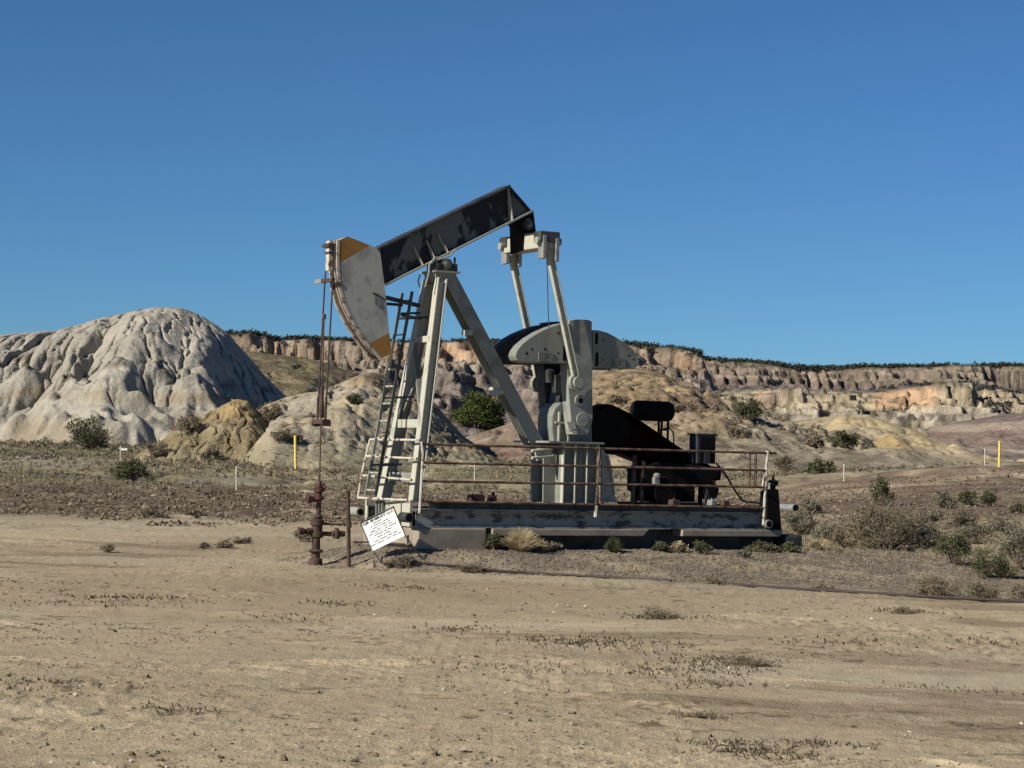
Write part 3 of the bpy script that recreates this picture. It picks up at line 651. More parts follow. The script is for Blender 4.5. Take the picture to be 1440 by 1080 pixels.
# skid
wa, wb = w_top, pv(600, 716, .05)[2]
uR = pv(1078, 730, .05)[0]
w_deck = pv(700, 708.5, .1)[2]
mb = MB()
mb.box(.02, uR, .05, .30, wa, wa + .022); mb.box(.02, uR, .05, .30, wb - .022, wb); mb.box(.02, uR, .165, .185, wa + .022, wb - .022)
sk = build(mb, 'skid_beam', 'skid', pu)
mb = MB(); mb.box(.02, uR, 1.98, 2.23, wa, wa + .022); mb.box(.02, uR, 1.98, 2.23, wb - .022, wb); mb.box(.02, uR, 2.1, 2.12, wa + .022, wb - .022)
build(mb, 'skid_beam', 'skid', pu)
mb = MB()
for k in range(7):
    uu = .35 + k * (uR - .6) / 6; mb.box(uu, uu + .12, .30, 1.98, wa + .01, wb - .01)
build(mb, 'cross_member', 'darkpaint_shade', pu)
mb = MB(); mb.box(.25, uR - .05, .14, .16, wb + .002, w_deck + .01); mb.box(.25, uR - .05, .09, .16, w_deck + .01, w_deck + .022)
build(mb, 'toe_board', 'darkpaint_shade', pu)
mb = MB(); mb.box(pv(745, 708, .3)[0], uR - .1, .20, 2.05, wb + .003, wb + .03); build(mb, 'deck_plate', 'darkpaint_shade', pu)
# left end: cream plates and ribs
mb = MB(); e = -.03
mb.box(e, e + .05, .30, 1.30, wa + .01, w_deck + .03)
build(mb, 'end_plate', 'cream', pu)
mb = MB()
for vv in (1.32, 1.44, 1.56): mb.box(e - .05, e + .06, vv, vv + .035, wa + .01, w_deck + .03)
mb.box(e + .06, e + .08, 1.30, 1.62, wa + .01, w_deck + .03)
mb.box(e - .02, e + .0, .62, .64, wa + .01, w_deck + .03)
build(mb, 'end_rib', 'grey', pu)
mb = MB(); mb.box(e, e + .3, 1.66, 1.68, wa + .02, w_deck); mb.box(e - .02, e + .3, 1.66, 2.1, wa + .02, wa + .05); mb.box(e - .02, e, 2.0, 2.1, wa + .02, w_deck)
build(mb, 'end_gusset', 'cream', pu)
def ring(th, c, axis, r, L, mat, name):    # an open pipe end
    m = MB(); c = np.array(c, float); ax = np.array(axis, float)
    m.lathe(c, ax, [(0, r * .7), (0, r), (L, r), (L, r * .7)], 16)
    o = build(m, name, mat, th, smooth=True)
    m = MB(); m.lathe(c - ax * .002, ax, [(0, r * .72), (.02, r * .72)], 16); build(m, 'pipe_bore', 'black', th, parent=o)
    return o
ring(pu, (pv(576, 728, -.04)[0], -.04, pv(576, 728, -.04)[2]), (0, 1, 0), .085, .30, 'darkpaint_shade', 'tow_pipe')  # dark colour stands in for the shadow over this pipe
ring(pu, (pv(507, 720, 1.6)[0], 1.6, pv(507, 720, 1.6)[2]), (0, 1, 0), .08, .4, 'greyworn', 'tow_pipe')
ring(pu, (pv(1082, 737, -.04)[0], -.04, pv(1082, 737, -.04)[2]), (0, 1, 0), .08, .30, 'grey', 'tow_pipe')

# samson post
def mixp(p, q, t_): return tuple(np.array(p) * (1 - t_) + np.array(q) * t_)
nT = pv(620, 392, .95); nB = pv(583, 724, .50)
wB = w_deck + .02
fT = (nT[0], 1.36, nT[2]); fB = (nB[0], 1.74, wB)
nB = (nB[0], nB[1], wB)
for p0, p1, dp in ((nB, nT, .175), (fB, fT, .22)):
    mb = MB(); mb.ibeam(p0, p1, dp, .18, .018, .014); build(mb, 'post_leg', 'cream', pu)
    mb = MB(); mb.box(p0[0] - .2, p0[0] + .2, p0[1] - .16, p0[1] + .16, wB - .03, wB); build(mb, 'foot_plate', 'greyworn', pu)
def leg(i, px_y):                          # point on a front leg at a picture height
    p0, p1 = ((nB, nT), (fB, fT))[i]; t_ = (724 - px_y) / (724 - 392.0); return mixp(p0, p1, t_)
for y0, y1 in ((479, 488), (604, 616)):
    a, b = leg(0, (y0 + y1) / 2), leg(1, (y0 + y1) / 2); h = (y1 - y0) / 83.0
    mb = MB(); mb.bar((a[0] - .09, a[1], a[2]), (b[0] - .09, b[1], b[2]), h, .02, (0, 0, 1)); build(mb, 'cross_plate', 'cream', pu)
mb = MB(); a, b = leg(0, 488), leg(1, 603); mb.bar((a[0], a[1], a[2]), (b[0], b[1], b[2]), .07, .05); build(mb, 'cross_brace', 'grey', pu)
mb = MB(); a, b = leg(1, 488), leg(0, 603); mb.bar((a[0] - .06, a[1], a[2]), (b[0] - .06, b[1], b[2]), .07, .05); build(mb, 'cross_brace', 'grey', pu)
mb = MB(); a, b = leg(0, 690), leg(1, 690); mb.bar(a, b, .16, .1, (0, 0, 1)); build(mb, 'cross_brace', 'greyworn', pu)
# rear leg: an I section with its flanges parallel to the beam
p1 = pv(629, 383, 1.0); p0 = pv(758, 628, 1.0); h = (.84, 0, .54)
mb = MB(); mb.bar(p0, p1, .25, .02, h); mb.bar((p0[0], 1.28, p0[2]), (p1[0], 1.28, p1[2]), .25, .02, h); mb.bar((p0[0], 1.14, p0[2]), (p1[0], 1.14, p1[2]), .016, .26, h)
build(mb, 'rear_leg', 'greyworn', pu)
mb = MB(); q = pv(660, 468, 1.0); mb.box(q[0] - .05, q[0] + .03, .93, 1.2, q[2] - .04, q[2] + .05); q = pv(703, 550, 1.0); mb.box(q[0] - .09, q[0] + .05, 1.02, 1.26, q[2] - .07, q[2] + .07); build(mb, 'leg_lug', 'cream', pu)
# cap plate and saddle bearing
c0 = pv(627, 383, .93)
mb = MB(); pl = [uw(612, 381, .93), uw(642, 384.5, .93), uw(631, 397, .93), uw(616, 396.5, .93)]
mb.prism(pl, .93, 1.40); mb.box(c0[0] - .24, c0[0] + .26, .87, 1.46, c0[2] - .01, c0[2] + .025)
build(mb, 'cap_plate', 'greyworn', pu)
sc_ = pv(629, 372, .95)
mb = MB()
mb.lathe((sc_[0], .90, sc_[2]), (0, 1, 0), [(0, .03), (0, .05), (.015, .06), (.015, .085), (.04, .105), (.45, .105), (.48, .09), (.48, .05)], 16)
mb.box(sc_[0] - .16, sc_[0] + .16, .94, 1.36, sc_[2] - .13, sc_[2] - .06)
mb.box(sc_[0] - .20, sc_[0] - .12, .94, 1.36, sc_[2] - .13, sc_[2] + .02); mb.box(sc_[0] + .12, sc_[0] + .2, .94, 1.36, sc_[2] - .13, sc_[2] + .02)
for dx in (-.17, .17): mb.tube((sc_[0] + dx, 1.0, sc_[2] - .1), (sc_[0] + dx, 1.0, sc_[2] + .14), .02)
build(mb, 'saddle_bearing', 'grease', pu, smooth=True)
# hoses and small fittings about the saddle
mb = MB(); mb.path([pv(598, 404, .9), pv(603, 385, .9), pv(604, 372, .92), pv(612, 362, .92)], .018); build(mb, 'grease_pipe', 'greyworn', pu)
mb = MB(); mb.path([pv(590, 404, 1.2), pv(588, 395, 1.2), pv(591, 386, 1.2)], .014); build(mb, 'grease_pipe', 'greyworn', pu)
mb = MB(); mb.path([pv(600, 371, .93), pv(620, 364, .93), pv(632, 360, .93), pv(640, 352, .93)], .016); build(mb, 'grease_pipe', 'greyworn', pu)

# walking beam
vf = .96; v2 = 2 * VC - vf
TL, T_, R_, BL = uw(531, 349, vf), uw(718, 259.5, vf), uw(751, 297.5, vf), uw(541, 403, vf)
# web sheet slightly inset
mb = MB(); mb.prism([TL, T_, R_, BL], VC - .03, VC + .03); wb_ = build(mb, 'beam_web', 'beam', pu)
mb = MB(); mb.prism([TL, T_, (T_[0], T_[1] - .04), (TL[0], TL[1] - .04)], vf, v2); build(mb, 'beam_flange', 'darkpaint_shade', pu)
mb = MB(); mb.prism([BL, R_, (R_[0] - .0, R_[1] + .035), (BL[0], BL[1] + .035)], vf, v2); build(mb, 'beam_flange', 'greyworn', pu)
mb = MB(); mb.prism([T_, R_, (R_[0] - .03, R_[1] + .01), (T_[0] - .03, T_[1] - .02)], vf + .05, v2 - .05); build(mb, 'end_flange', 'darkpaint_shade', pu)
def stiff(p, q, wid=.012, va=vf + .015, name='beam_stiffener'):
    a, b = uw(*p, vf), uw(*q, vf)
    for x0, x1 in ((va, VC - .028), (VC + .028, 2 * VC - va)):
        m = MB(); m.add([(a[0], (x0 + x1) / 2 if False else x0 + (.09 if x0 < VC else 0), a[1]), (b[0], x0, b[1]), (b[0], x1, b[1]), (a[0], x1 - (.09 if x0 > VC else 0), a[1]),
                       (a[0] + wid, x0 + (.09 if x0 < VC else 0), a[1]), (b[0] + wid, x0, b[1]), (b[0] + wid, x1, b[1]), (a[0] + wid, x1 - (.09 if x0 > VC else 0), a[1])],
                      [(0, 1, 2, 3), (7, 6, 5, 4), (0, 4, 5, 1), (1, 5, 6, 2), (2, 6, 7, 3), (3, 7, 4, 0)])
        build(m, name, 'cream', pu)
stiff((586, 346), (597, 375)); stiff((604, 337), (614, 367)); stiff((620, 328), (633, 358))
stiff((718.5, 262), (721.5, 311), .02)
# tail bearing
tb = pv(744, 315, .98)
mb = MB(); mb.lathe((tb[0], .98, tb[2]), (0, 1, 0), [(0, .03), (0, .06), (.02, .07), (.02, .10), (.05, .115), (.30, .115), (.33, .10), (.33, .04)], 16)
build(mb, 'tail_bearing', 'grease', pu, smooth=True)
mb = MB(); p = uw(719, 306, 1.0); q = uw(750, 300, 1.0)
mb.prism([uw(720, 309, 1.0), uw(751, 298, 1.0), uw(755, 330, 1.0), uw(752, 345, 1.0), uw(728, 356, 1.0), uw(727, 318, 1.0)], 1.02, 1.28)
build(mb, 'bearing_hanger', 'black', pu)
# equalizer
eq = pv(744, 343.5, VC); eu, ew = eq[0], eq[2]
mb = MB(); mb.box(eu - .17, eu + .17, .42, 1.86, ew - .13, ew + .13); build(mb, 'equalizer', 'cream', pu, bev=.02)
mb = MB(); mb.box(eu - .20, eu + .20, .36, .62, ew - .02, ew + .17); mb.box(eu - .20, eu + .20, 1.66, 1.92, ew - .02, ew + .17); mb.box(eu - .19, eu + .19, .62, 1.0, ew + .13, ew + .15)
build(mb, 'equalizer_end', 'darkpaint_shade', pu, bev=.015)
# pitmans
pn = pv(811, 538, .45)                     # wrist pin of the near crank
PIN_U, PIN_W = pn[0], pn[2]
for vv in (.45, 1.83):
    top = (eu + .02, vv, ew - .14)
    mb = MB(); mb.ibeam((PIN_U, vv, PIN_W), top, .115, .09, .016, .014); pt = build(mb, 'pitman', 'cream', pu)
    mb = MB(); mb.box(eu - .15, eu - .07, vv - .10, vv + .10, ew - .32, ew + .10); mb.box(eu + .11, eu + .19, vv - .10, vv + .10, ew - .36, ew + .06)
    build(mb, 'bearing_block', 'steel', pu, parent=pt, bev=.015)
    mb = MB(); mb.lathe((eu - .24, vv, ew + .0), (1, 0, 0), [(0, .03), (0, .07), (.12, .07)], 12); mb.lathe((eu + .15, vv, ew + .0), (1, 0, 0), [(0, .07), (.1, .07), (.12, .03)], 12)
    mb.lathe((PIN_U, vv - .10, PIN_W), (0, 1, 0), [(0, .09), (0, .105), (.06, .105), (.06, .155), (.18, .155)], 20)
    build(mb, 'wrist_pin', 'greyworn', pu, smooth=True, parent=pt)
mb = MB(); mb.path([pv(768, 352, .5), pv(769, 366, .5), pv(770, 400, .5), pv(771, 440, .5), pv(772, 462, .5)], .009, 5); build(mb, 'hanging_wire', 'cable', pu)

# cranks with counterweights
cr = [(800.5, 450.5), (808, 449.5), (818, 449), (828, 450), (832.5, 452), (833.5, 572), (833.5, 589), (830, 601), (826.5, 611), (806, 611), (803, 591), (798.5, 540), (798, 516)]
lw = [(799, 453.5), (789, 455), (775, 459.5), (760, 466), (745, 475), (733, 485), (727, 493), (724.8, 500), (727, 506.5), (731, 509.5), (740, 510.5), (799, 511)]
rw = [(834, 464), (842, 464.5), (855, 468), (868, 475), (881, 484), (891, 492), (897, 500), (899.5, 508), (898, 514), (893, 518.5), (834, 517.5)]
V0 = .58
def P2(pts, v): return [uw(x, y, v) for x, y in pts]
def crank(dv, m1, m2):
    mb = MB(); mb.prism(P2(cr, V0), V0 + dv, V0 + .26 + dv); c = build(mb, 'crank', m1, pu, bev=.01)
    for pts, face in ((lw, -1), (rw, 1)):
        pp = P2(pts, V0 - .02)
        mb = MB(); mb.prism(pp, V0 - .02 + dv, V0 + .26 + dv); w_ = build(mb, 'counterweight', m2, pu, bev=.012)
        # holes, slots and cast frame on the visible face
        vz = V0 - .02 + dv - .003
        hs = [(748, 491, 1.6), (766.5, 491, 1.8), (785, 468.5, 1.7), (785, 496.5, 1.6), (740.5, 497, 2)] if face < 0 else [(848, 478.5, 1.5), (848.5, 506, 1.4), (884.5, 500, 1.4), (891, 505.5, 1.4)]
        sl = [(794, 487, 507)] if face < 0 else [(839, 468.5, 484), (839.5, 496, 515)]
        mb = MB()
        for x, y, r in hs:
            q = uw(x, y, V0 - .02); mb.lathe((q[0], vz, q[1]), (0, 1, 0), [(0, r / 83), (.01, r / 83)], 10)
        for x, ya, yb in sl:
            a, b = uw(x, ya, V0 - .02), uw(x, yb, V0 - .02); mb.box(a[0] - .03, a[0] + .03, vz - .0, vz + .01, b[1] + .02, a[1] - .02)
            for q in (a, b): mb.lathe((a[0], vz - .0005, q[1] + (.02 if q is b else -.02)), (0, 1, 0), [(0, .03), (.01, .03)], 12)
        build(mb, 'bolt_hole', 'black', pu, parent=w_)
        x0, x1, y0, y1 = (757, 776.5, 496, 507.5) if face < 0 else (859, 878, 504.5, 517)
        a, b = uw(x0, y1, V0 - .02), uw(x1, y0, V0 - .02); vv0, vv1 = vz - .014, vz + .004; t_ = .014
        mb = MB(); U0, W0, U1, W1 = a[0], a[1], b[0], b[1]
        def rect(u0, w0, u1, w1):
            mb.box(u0, u1, vv0, vv1, w0, w0 + t_); mb.box(u0, u1, vv0, vv1, w1 - t_, w1); mb.box(u0, u0 + t_, vv0, vv1, w0 + t_, w1 - t_); mb.box(u1 - t_, u1, vv0, vv1, w0 + t_, w1 - t_)
        rect(U0, W0, U1, W1); du = (U1 - U0)
        mb.box(U0 + .16 * du, U0 + .16 * du + t_, vv0, vv1, W0 + t_, W1 - t_)
        iu0, iu1 = U0 + .30 * du, U1 - .12 * du; iw0, iw1 = W0 + .024, W1 - .024
        rect(iu0, iw0, iu1, iw1)
        mb.box(iu0 + .04, iu1 - .03, vv0, vv1, (iw0 + iw1) / 2 - .006, (iw0 + iw1) / 2 + .006)
        mb.box(iu0 + .03, iu0 + .042, vv0, vv1, iw0 + .026, iw1 - .026)
        build(mb, 'cast_emblem', m2, pu, parent=w_)
    return c
c_near = crank(0, 'greyworn', 'grey')
crank(.86, 'darkpaint_shade', 'darkpaint_shade')
q = uw(815, 563, V0)
mb = MB(); mb.lathe((q[0], V0 - .03, q[1]), (0, 1, 0), [(0, .055), (0, .10), (.05, .115)], 18); o = build(mb, 'pin_hole', 'greyworn', pu, smooth=True, parent=c_near)
mb = MB(); mb.lathe((q[0] + .005, V0 - .034, q[1] - .005), (0, 1, 0), [(0, .05), (.01, .05)], 16); build(mb, 'pin_bore', 'black', pu, parent=o)
mb = MB(); a = pv(797, 592, V0 - .02); b = pv(810, 605, V0 - .02)
mb.prism([uw(797, 593, V0 - .05), uw(808, 593.5, V0 - .05), uw(811, 604, V0 - .05), uw(800, 603, V0 - .05)], V0 - .05, V0 - .005)
mb.prism([uw(800, 604, V0 - .05), uw(811, 605, V0 - .05), uw(812, 611, V0 - .05), uw(808, 611, V0 - .05), uw(807, 608, V0 - .05), uw(803, 608, V0 - .05)], V0 - .045, V0 - .005)
build(mb, 'key_block', 'cream', pu, parent=c_near)
# crank shaft hub with lettering ring
q = uw(819, 590, V0); mb = MB(); mb.lathe((q[0], V0 - .012, q[1]), (0, 1, 0), [(0, .12), (.02, .13)], 24); mb.box(q[0] - .05, q[0] + .05, V0 - .016, V0, q[1] - .01, q[1] + .01); build(mb, 'shaft_hub', 'greyworn', pu, smooth=True, parent=c_near)
# gear reducer
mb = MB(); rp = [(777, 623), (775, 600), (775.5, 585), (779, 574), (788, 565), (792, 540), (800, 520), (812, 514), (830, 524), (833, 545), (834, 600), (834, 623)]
mb.prism(P2(rp, .92), .94, 1.36); gr = build(mb, 'gear_reducer', 'darkpaint_shade', pu, bev=.03)
mb = MB(); mb.prism(P2([(777, 623), (775, 600), (775.5, 585), (779, 574), (787, 566), (797, 566), (812, 575), (832, 600), (833, 623)], .9), .88, 1.42); build(mb, 'lower_casing', 'grey', pu, bev=.03, parent=gr)
mb = MB(); a, b = uw(779, 594, .90), uw(830, 598, .90); mb.box(a[0], b[0], .84, 1.46, a[1] - .015, a[1] + .015)
for x in (783, 796): a = uw(x, 622, .9); mb.box(a[0], a[0] + .03, .84, 1.46, a[1], a[1] + .55)
build(mb, 'casing_rib', 'cream', pu, parent=gr)
mb = MB(); q = uw(819, 590, V0); mb.tube((q[0], V0 + .2, q[1]), (q[0], 1.5, q[1]), .11, .11, 16); build(mb, 'crank_shaft', 'darkpaint_shade', pu, smooth=True)
mb = MB(); q = uw(772, 519, 1.15); mb.lathe((q[0], 1.15, q[1] - .25), (0, 0, 1), [(0, .10), (.22, .10), (.25, .06)], 14); q = uw(785, 540, 1.0); mb.box(q[0] - .06, q[0] + .06, .98, 1.15, q[1] - .16, q[1] + .16)
build(mb, 'breather', 'darkpaint_shade', pu, smooth=True, parent=gr)
# pedestal
vP = .52
mb = MB(); u0, u1 = pv(792, 660, vP)[0], pv(846, 660, vP)[0]; wt = pv(800, 623.5, vP)[2]
mb.box(u0, u1, vP + .08, 1.72, wB - .02, wt); pe = build(mb, 'pedestal', 'grey', pu)
mb = MB(); 
for x in (791.5, 808, 824.5, 839.5):
    uu = pv(x, 660, vP)[0]; mb.box(uu, uu + .02, vP - .02, vP + .078, wB - .01, wt - .002)
build(mb, 'pedestal_rib', 'cream', pu, parent=pe)
mb = MB(); mb.box(pv(770, 623, vP)[0], pv(848, 623, vP)[0], vP - .05, 1.8, wt, wt + .035); build(mb, 'bed_plate', 'greyworn', pu, parent=pe)
mb = MB(); mb.prism([uw(764, 706, .8), uw(765, 636, .8), uw(775, 624, .8), uw(793, 624, .8), uw(793, 706, .8)], .8, .84); mb.prism([uw(749, 706, .95), uw(750, 650, .95), uw(766, 646, .95), uw(766, 706, .95)], .95, 1.0)
build(mb, 'side_plate', 'grey', pu, parent=pe)
mb = MB(); mb.prism([uw(846, 628, .62), uw(853, 640, .62), uw(863, 692, .62), uw(868, 706, .62), uw(846, 706, .62)], .62, .66)
mb.bar(pv(853, 640, .6), pv(865, 695, .6), .03, .12); build(mb, 'side_gusset', 'cream', pu, parent=pe)
mb = MB(); mb.prism([uw(752, 632, .7), uw(772, 627, .7), uw(779, 628, .7), uw(772, 640, .7), uw(756, 648, .7)], .68, .74)
for y in (634, 644):
    q = pv(748, y, .66); mb.tube(q, (q[0] + .45, q[1] + .03, q[2] + .05), .028)
build(mb, 'leg_bracket', 'cream', pu, parent=pe)
# belt guard: a shallow tray, its open side to the viewer
gp = [(832, 612), (832, 590), (835, 578), (841, 571), (849, 568), (857, 569), (868, 574), (884, 582), (948, 626), (984, 647), (1004, 660), (1008, 670), (1002, 680), (985, 684), (960, 678), (900, 650), (866, 637), (845, 632), (836, 625)]
mb = MB(); pp = P2(gp, 1.5); mb.prism(pp, 1.72, 1.75)
for a, b in zip(pp, pp[1:] + pp[:1]):
    L = math.hypot(b[0] - a[0], b[1] - a[1]); n_ = ((b[1] - a[1]) / L * .012, -(b[0] - a[0]) / L * .012)
    mb.hexa([(a[0], 1.42, a[1]), (b[0], 1.42, b[1]), (b[0], 1.72, b[1]), (a[0], 1.72, a[1]), (a[0] + n_[0], 1.42, a[1] + n_[1]), (b[0] + n_[0], 1.42, b[1] + n_[1]), (b[0] + n_[0], 1.72, b[1] + n_[1]), (a[0] + n_[0], 1.72, a[1] + n_[1])])
bg = build(mb, 'belt_guard', 'guardred', pu)
mb = MB(); q = uw(858, 606, 1.5); mb.lathe((q[0], 1.5, q[1]), (0, 1, 0), [(0, .1), (0, .44), (.14, .44)], 28); build(mb, 'sheave', 'black', pu, parent=bg)

# horsehead
vh0, vh1 = .98, 1.32
arc = [(477.5, 337.5), (477, 368), (477.5, 380), (480, 405), (487, 428.6), (500, 455), (519, 483.5), (537, 503.5)]
arc_f = []
for i in range(len(arc) - 1):
    for k in range(4): arc_f.append(tuple(np.array(arc[i]) * (1 - k / 4) + np.array(arc[i + 1]) * k / 4))
arc_f.append(arc[-1])
right = [(551, 497), (546.5, 455), (541, 403), (534, 350.5)]
topc = [(520.5, 345), (489, 332.5)]
mb = MB()
mb.cur = 0; mb.prism(P2([(477.3, 370)] + [p for p in arc if p[1] > 372 and p[1] < 480] + [(519, 483.5), (547.5, 468)] + right[1:] + [(520.5, 345)], vh0), vh0, vh0 + .02)
mb.prism(P2([(477.3, 370)] + [p for p in arc if p[1] > 372 and p[1] < 480] + [(519, 483.5), (547.5, 468)] + right[1:] + [(520.5, 345)], vh0), vh1 - .02, vh1)
mb.cur = 1
for poly in ([(477.5, 337.5), (477.3, 370), (520.5, 345), (489, 332.5)], [(519, 483.5), (537, 503.5), (551, 497), (547.5, 468)]):
    mb.prism(P2(poly, vh0), vh0, vh0 + .02); mb.prism(P2(poly, vh0), vh1 - .02, vh1)
mb.cur = 0; rr = P2(right, vh0)
for a, b in zip(rr[:-1], rr[1:]): mb.add([(a[0], vh0 + .02, a[1]), (b[0], vh0 + .02, b[1]), (b[0], vh1 - .02, b[1]), (a[0], vh1 - .02, a[1])], [(0, 1, 2, 3)])
a, b = uw(477.5, 337.5, vh0), uw(489, 332.5, vh0)
for (a, b) in ((uw(477.5, 338, vh0), uw(489, 333, vh0)), (uw(489, 333, vh0), uw(534, 351, vh0))):
    mb.prism([a, b, (b[0], b[1] - .02), (a[0], a[1] - .02)], vh0 + .02, vh1 - .02)
hh = build(mb, 'horsehead', ['head', 'orange'], pu)
af = P2(arc_f, vh0)
def strip(mb, pts, v0, v1, t0, t1):        # band following the arc, from offset t0 to t1 outward
    P = np.array(pts); d = np.gradient(P, axis=0); d /= np.linalg.norm(d, axis=1)[:, None]
    nn = np.stack([d[:, 1], -d[:, 0]], 1); nn *= np.sign(-nn[len(nn) // 2, 0] + 1e-9) if nn[len(nn) // 2, 0] > 0 else 1
    a = P + nn * t0; b = P + nn * t1
    for i in range(len(P) - 1):
        mb.hexa([(a[i][0], v0, a[i][1]), (a[i + 1][0], v0, a[i + 1][1]), (a[i + 1][0], v1, a[i + 1][1]), (a[i][0], v1, a[i][1]),
                 (b[i][0], v0, b[i][1]), (b[i + 1][0], v0, b[i + 1][1]), (b[i + 1][0], v1, b[i + 1][1]), (b[i][0], v1, b[i][1])])
mb = MB(); strip(mb, af, vh0 + .001, vh1 - .001, 0, .015); build(mb, 'arc_plate', 'rust', pu, parent=hh)
mb = MB(); strip(mb, af, vh0 - .005, vh0 + .022, .0, .05); strip(mb, af, vh1 - .03, vh1 + .005, .0, .05); strip(mb, af, 1.10, 1.125, .015, .04)
build(mb, 'arc_rim', 'railpale', pu, parent=hh)
# hanger block at the head of the arc and the cross bar
mb = MB(); q = uw(477, 338, vh0); q2 = uw(478, 380, vh0)
mb.box(q[0] - .12, q[0] - .05, 1.12, 1.26, q2[1], q[1] - .0); o = build(mb, 'hanger_block', 'railpale', pu, parent=hh)
mb = MB(); mb.box(q[0] - .16, q[0] - .03, 1.06, 1.36, q[1] - .11, q[1] - .05); mb.box(q[0] - .14, q[0] - .03, 1.08, 1.30, q[1] - .22, q[1] - .19); build(mb, 'strap', 'rust', pu, parent=hh)
q = uw(475, 394, 1.0); mb = MB(); mb.box(q[0] - .13, q[0] - .07, .95, 1.45, q[1] - .03, q[1] + .03); build(mb, 'cable_clamp', 'rust', pu, parent=hh)
mb = MB(); mb.box(q[0] - .15, q[0] - .11, 1.38, 1.66, q[1] - .03, q[1] + .04); build(mb, 'tag_plate', 'steel', pu, parent=hh)
# small latch on the head and the bar behind it
mb = MB(); mb.path([pv(524, 412, .97), pv(530, 414, .97), pv(541, 421, .97)], .015); mb.path([pv(528, 413, .97), pv(528, 428, .97)], .012); build(mb, 'latch', 'darkpaint_shade', pu, parent=hh)
# bridle, carrier bar, rod
rod_u = pv(457, 400, VC)[0]
cbw = pv(457, 593, VC)[2]
br = MB()
hb_t = uw(474, 360, vh0)
for vv in (.96, 1.30):
    topw = pv(466, 345, 1.2)[2]; br.tube((rod_u, vv + .0, cbw), (q[0] - .09, vv + .05, pv(466, 394, vv)[2]), .016, .016, 8)
    br.tube((q[0] - .09, vv + .05, pv(466, 394, vv)[2]), (q[0] - .05, vv + .05, topw), .015, .015, 8)
build(br, 'bridle', 'cable', pu)
mb = MB(); mb.box(rod_u - .07, rod_u + .07, .92, 1.36, cbw - .04, cbw + .04); mb.box(rod_u - .08, rod_u + .08, .90, .95, cbw - .08, cbw + .02); mb.box(rod_u - .08, rod_u + .08, 1.33, 1.38, cbw - .08, cbw + .02)
mb.lathe((rod_u, VC, cbw + .06), (0, 0, 1), [(0, .05), (.25, .045), (.3, .035), (.5, .035), (.55, .03)], 12)
for vv in (.96, 1.30): mb.tube((rod_u, vv, cbw), (rod_u, vv, cbw + .42), .024, .02)
build(mb, 'carrier_bar', 'rust', pu, smooth=False)
mb = MB(); mb.tube((rod_u, VC, pv(455, 680, VC)[2]), (rod_u, VC, pv(459, 444, VC)[2]), .014, .014, 8); mb.tube((rod_u, VC, pv(459, 449, VC)[2]), (rod_u, VC, pv(459, 442, VC)[2]), .035)
build(mb, 'polished_rod', 'rust', pu)

# ladder
la = [pv(579.6, 410, 1.10), pv(528, 697, 1.10)]; 
lb = [(la[0][0], 1.50, la[0][2] - .0), (la[1][0], 1.50, la[1][2])]
mb = MB(); mb.bar(la[1], la[0], .05, .03); o = build(mb, 'ladder_rail', 'darkpaint_shade', pu)
mb = MB(); mb.bar(lb[1], lb[0], .05, .03); build(mb, 'ladder_rail', 'grey', pu)
for k in range(12):
    t_ = (k + .3) / 11.8; a = mixp(la[1], la[0], t_); b = mixp(lb[1], lb[0], t_)
    mb = MB(); mb.tube(a, (b[0], b[1], b[2]), .016, .016, 6); build(mb, 'ladder_rung', 'cream', pu)
for y in (447, 560, 655):
    t_ = (697 - y) / 287.; a = mixp(la[1], la[0], t_); b = mixp(lb[1], lb[0], t_)
    mb = MB()
    mb.bar(a, (a[0] + .42, a[1] + .05, a[2] + .03), .035, .05, (0, 0, 1)); mb.bar(b, (b[0] + .42, b[1] - .05, b[2] + .03), .035, .05, (0, 0, 1)); build(mb, 'ladder_bracket', 'darkpaint_shade', pu)
mb = MB(); a = pv(541, 418, 1.3); b = pv(590, 430, 1.3); mb.bar(a, b, .07, .06, (0, 0, 1)); mb.bar(pv(541, 427, 1.45), pv(566, 429, 1.45), .05, .03, (0, 0, 1))
mb.bar(pv(564, 441, 1.3), pv(590, 440, 1.3), .04, .05, (0, 0, 1)); mb.bar(pv(564, 443, 1.3), pv(592, 448, 1.3), .04, .05, (0, 0, 1))
build(mb, 'brake_arm', 'darkpaint_shade', pu)

# ---- guard rail round the skid
gl = Thing('guard_rail', 'rusty pipe railing running along the front of the steel skid', 'railing', (LEN / 2, .03, w_deck))
vR = .03
rows = [((596, 624.5), (1078, 637)), ((595, 650.5), (1079, 661.5)), ((594, 676.5), (1079, 685)), ((592, 705), (1077, 714.5))]
for (a, b) in rows:
    mb = MB(); pa, pb = pv(*a, vR), pv(*b, vR)
    if a == (596, 624.5): pb = (pb[0] + .22, pb[1], pb[2])
    mb.tube(pa, pb, .022, .022, 8); build(mb, 'rail', 'railrust', gl, smooth=True)
mb = MB(); mb.path([pv(593, 621, vR), pv(595, 640, vR), pv(592, 690, vR), pv(590, 722, vR)], .026); build(mb, 'post', 'railpale', gl)
mb = MB(); mb.path([pv(843, 629, vR), pv(840.5, 680, vR), pv(838.5, 712, vR)], .027); po = build(mb, 'post', 'railrust', gl)
mb = MB(); mb.path([pv(838.5, 711, vR), pv(837.5, 727, vR)], .036); build(mb, 'post_foot', 'railpale', gl, parent=po)
mb = MB(); mb.path([pv(1079.5, 634, vR), pv(1078.5, 648, vR)], .032); mb.path([pv(1078.5, 648, vR), pv(1073.5, 738, vR)], .028); mb.path([pv(1078, 652, vR), pv(1071, 690, vR)], .018)
build(mb, 'post', 'railpale', gl)
for x in (1054.5, 1063):
    mb = MB(); vv = .45; mb.path([pv(x, 637.5, vv), pv(x - 1, 685, vv)], .024); build(mb, 'post', 'railrust', gl)
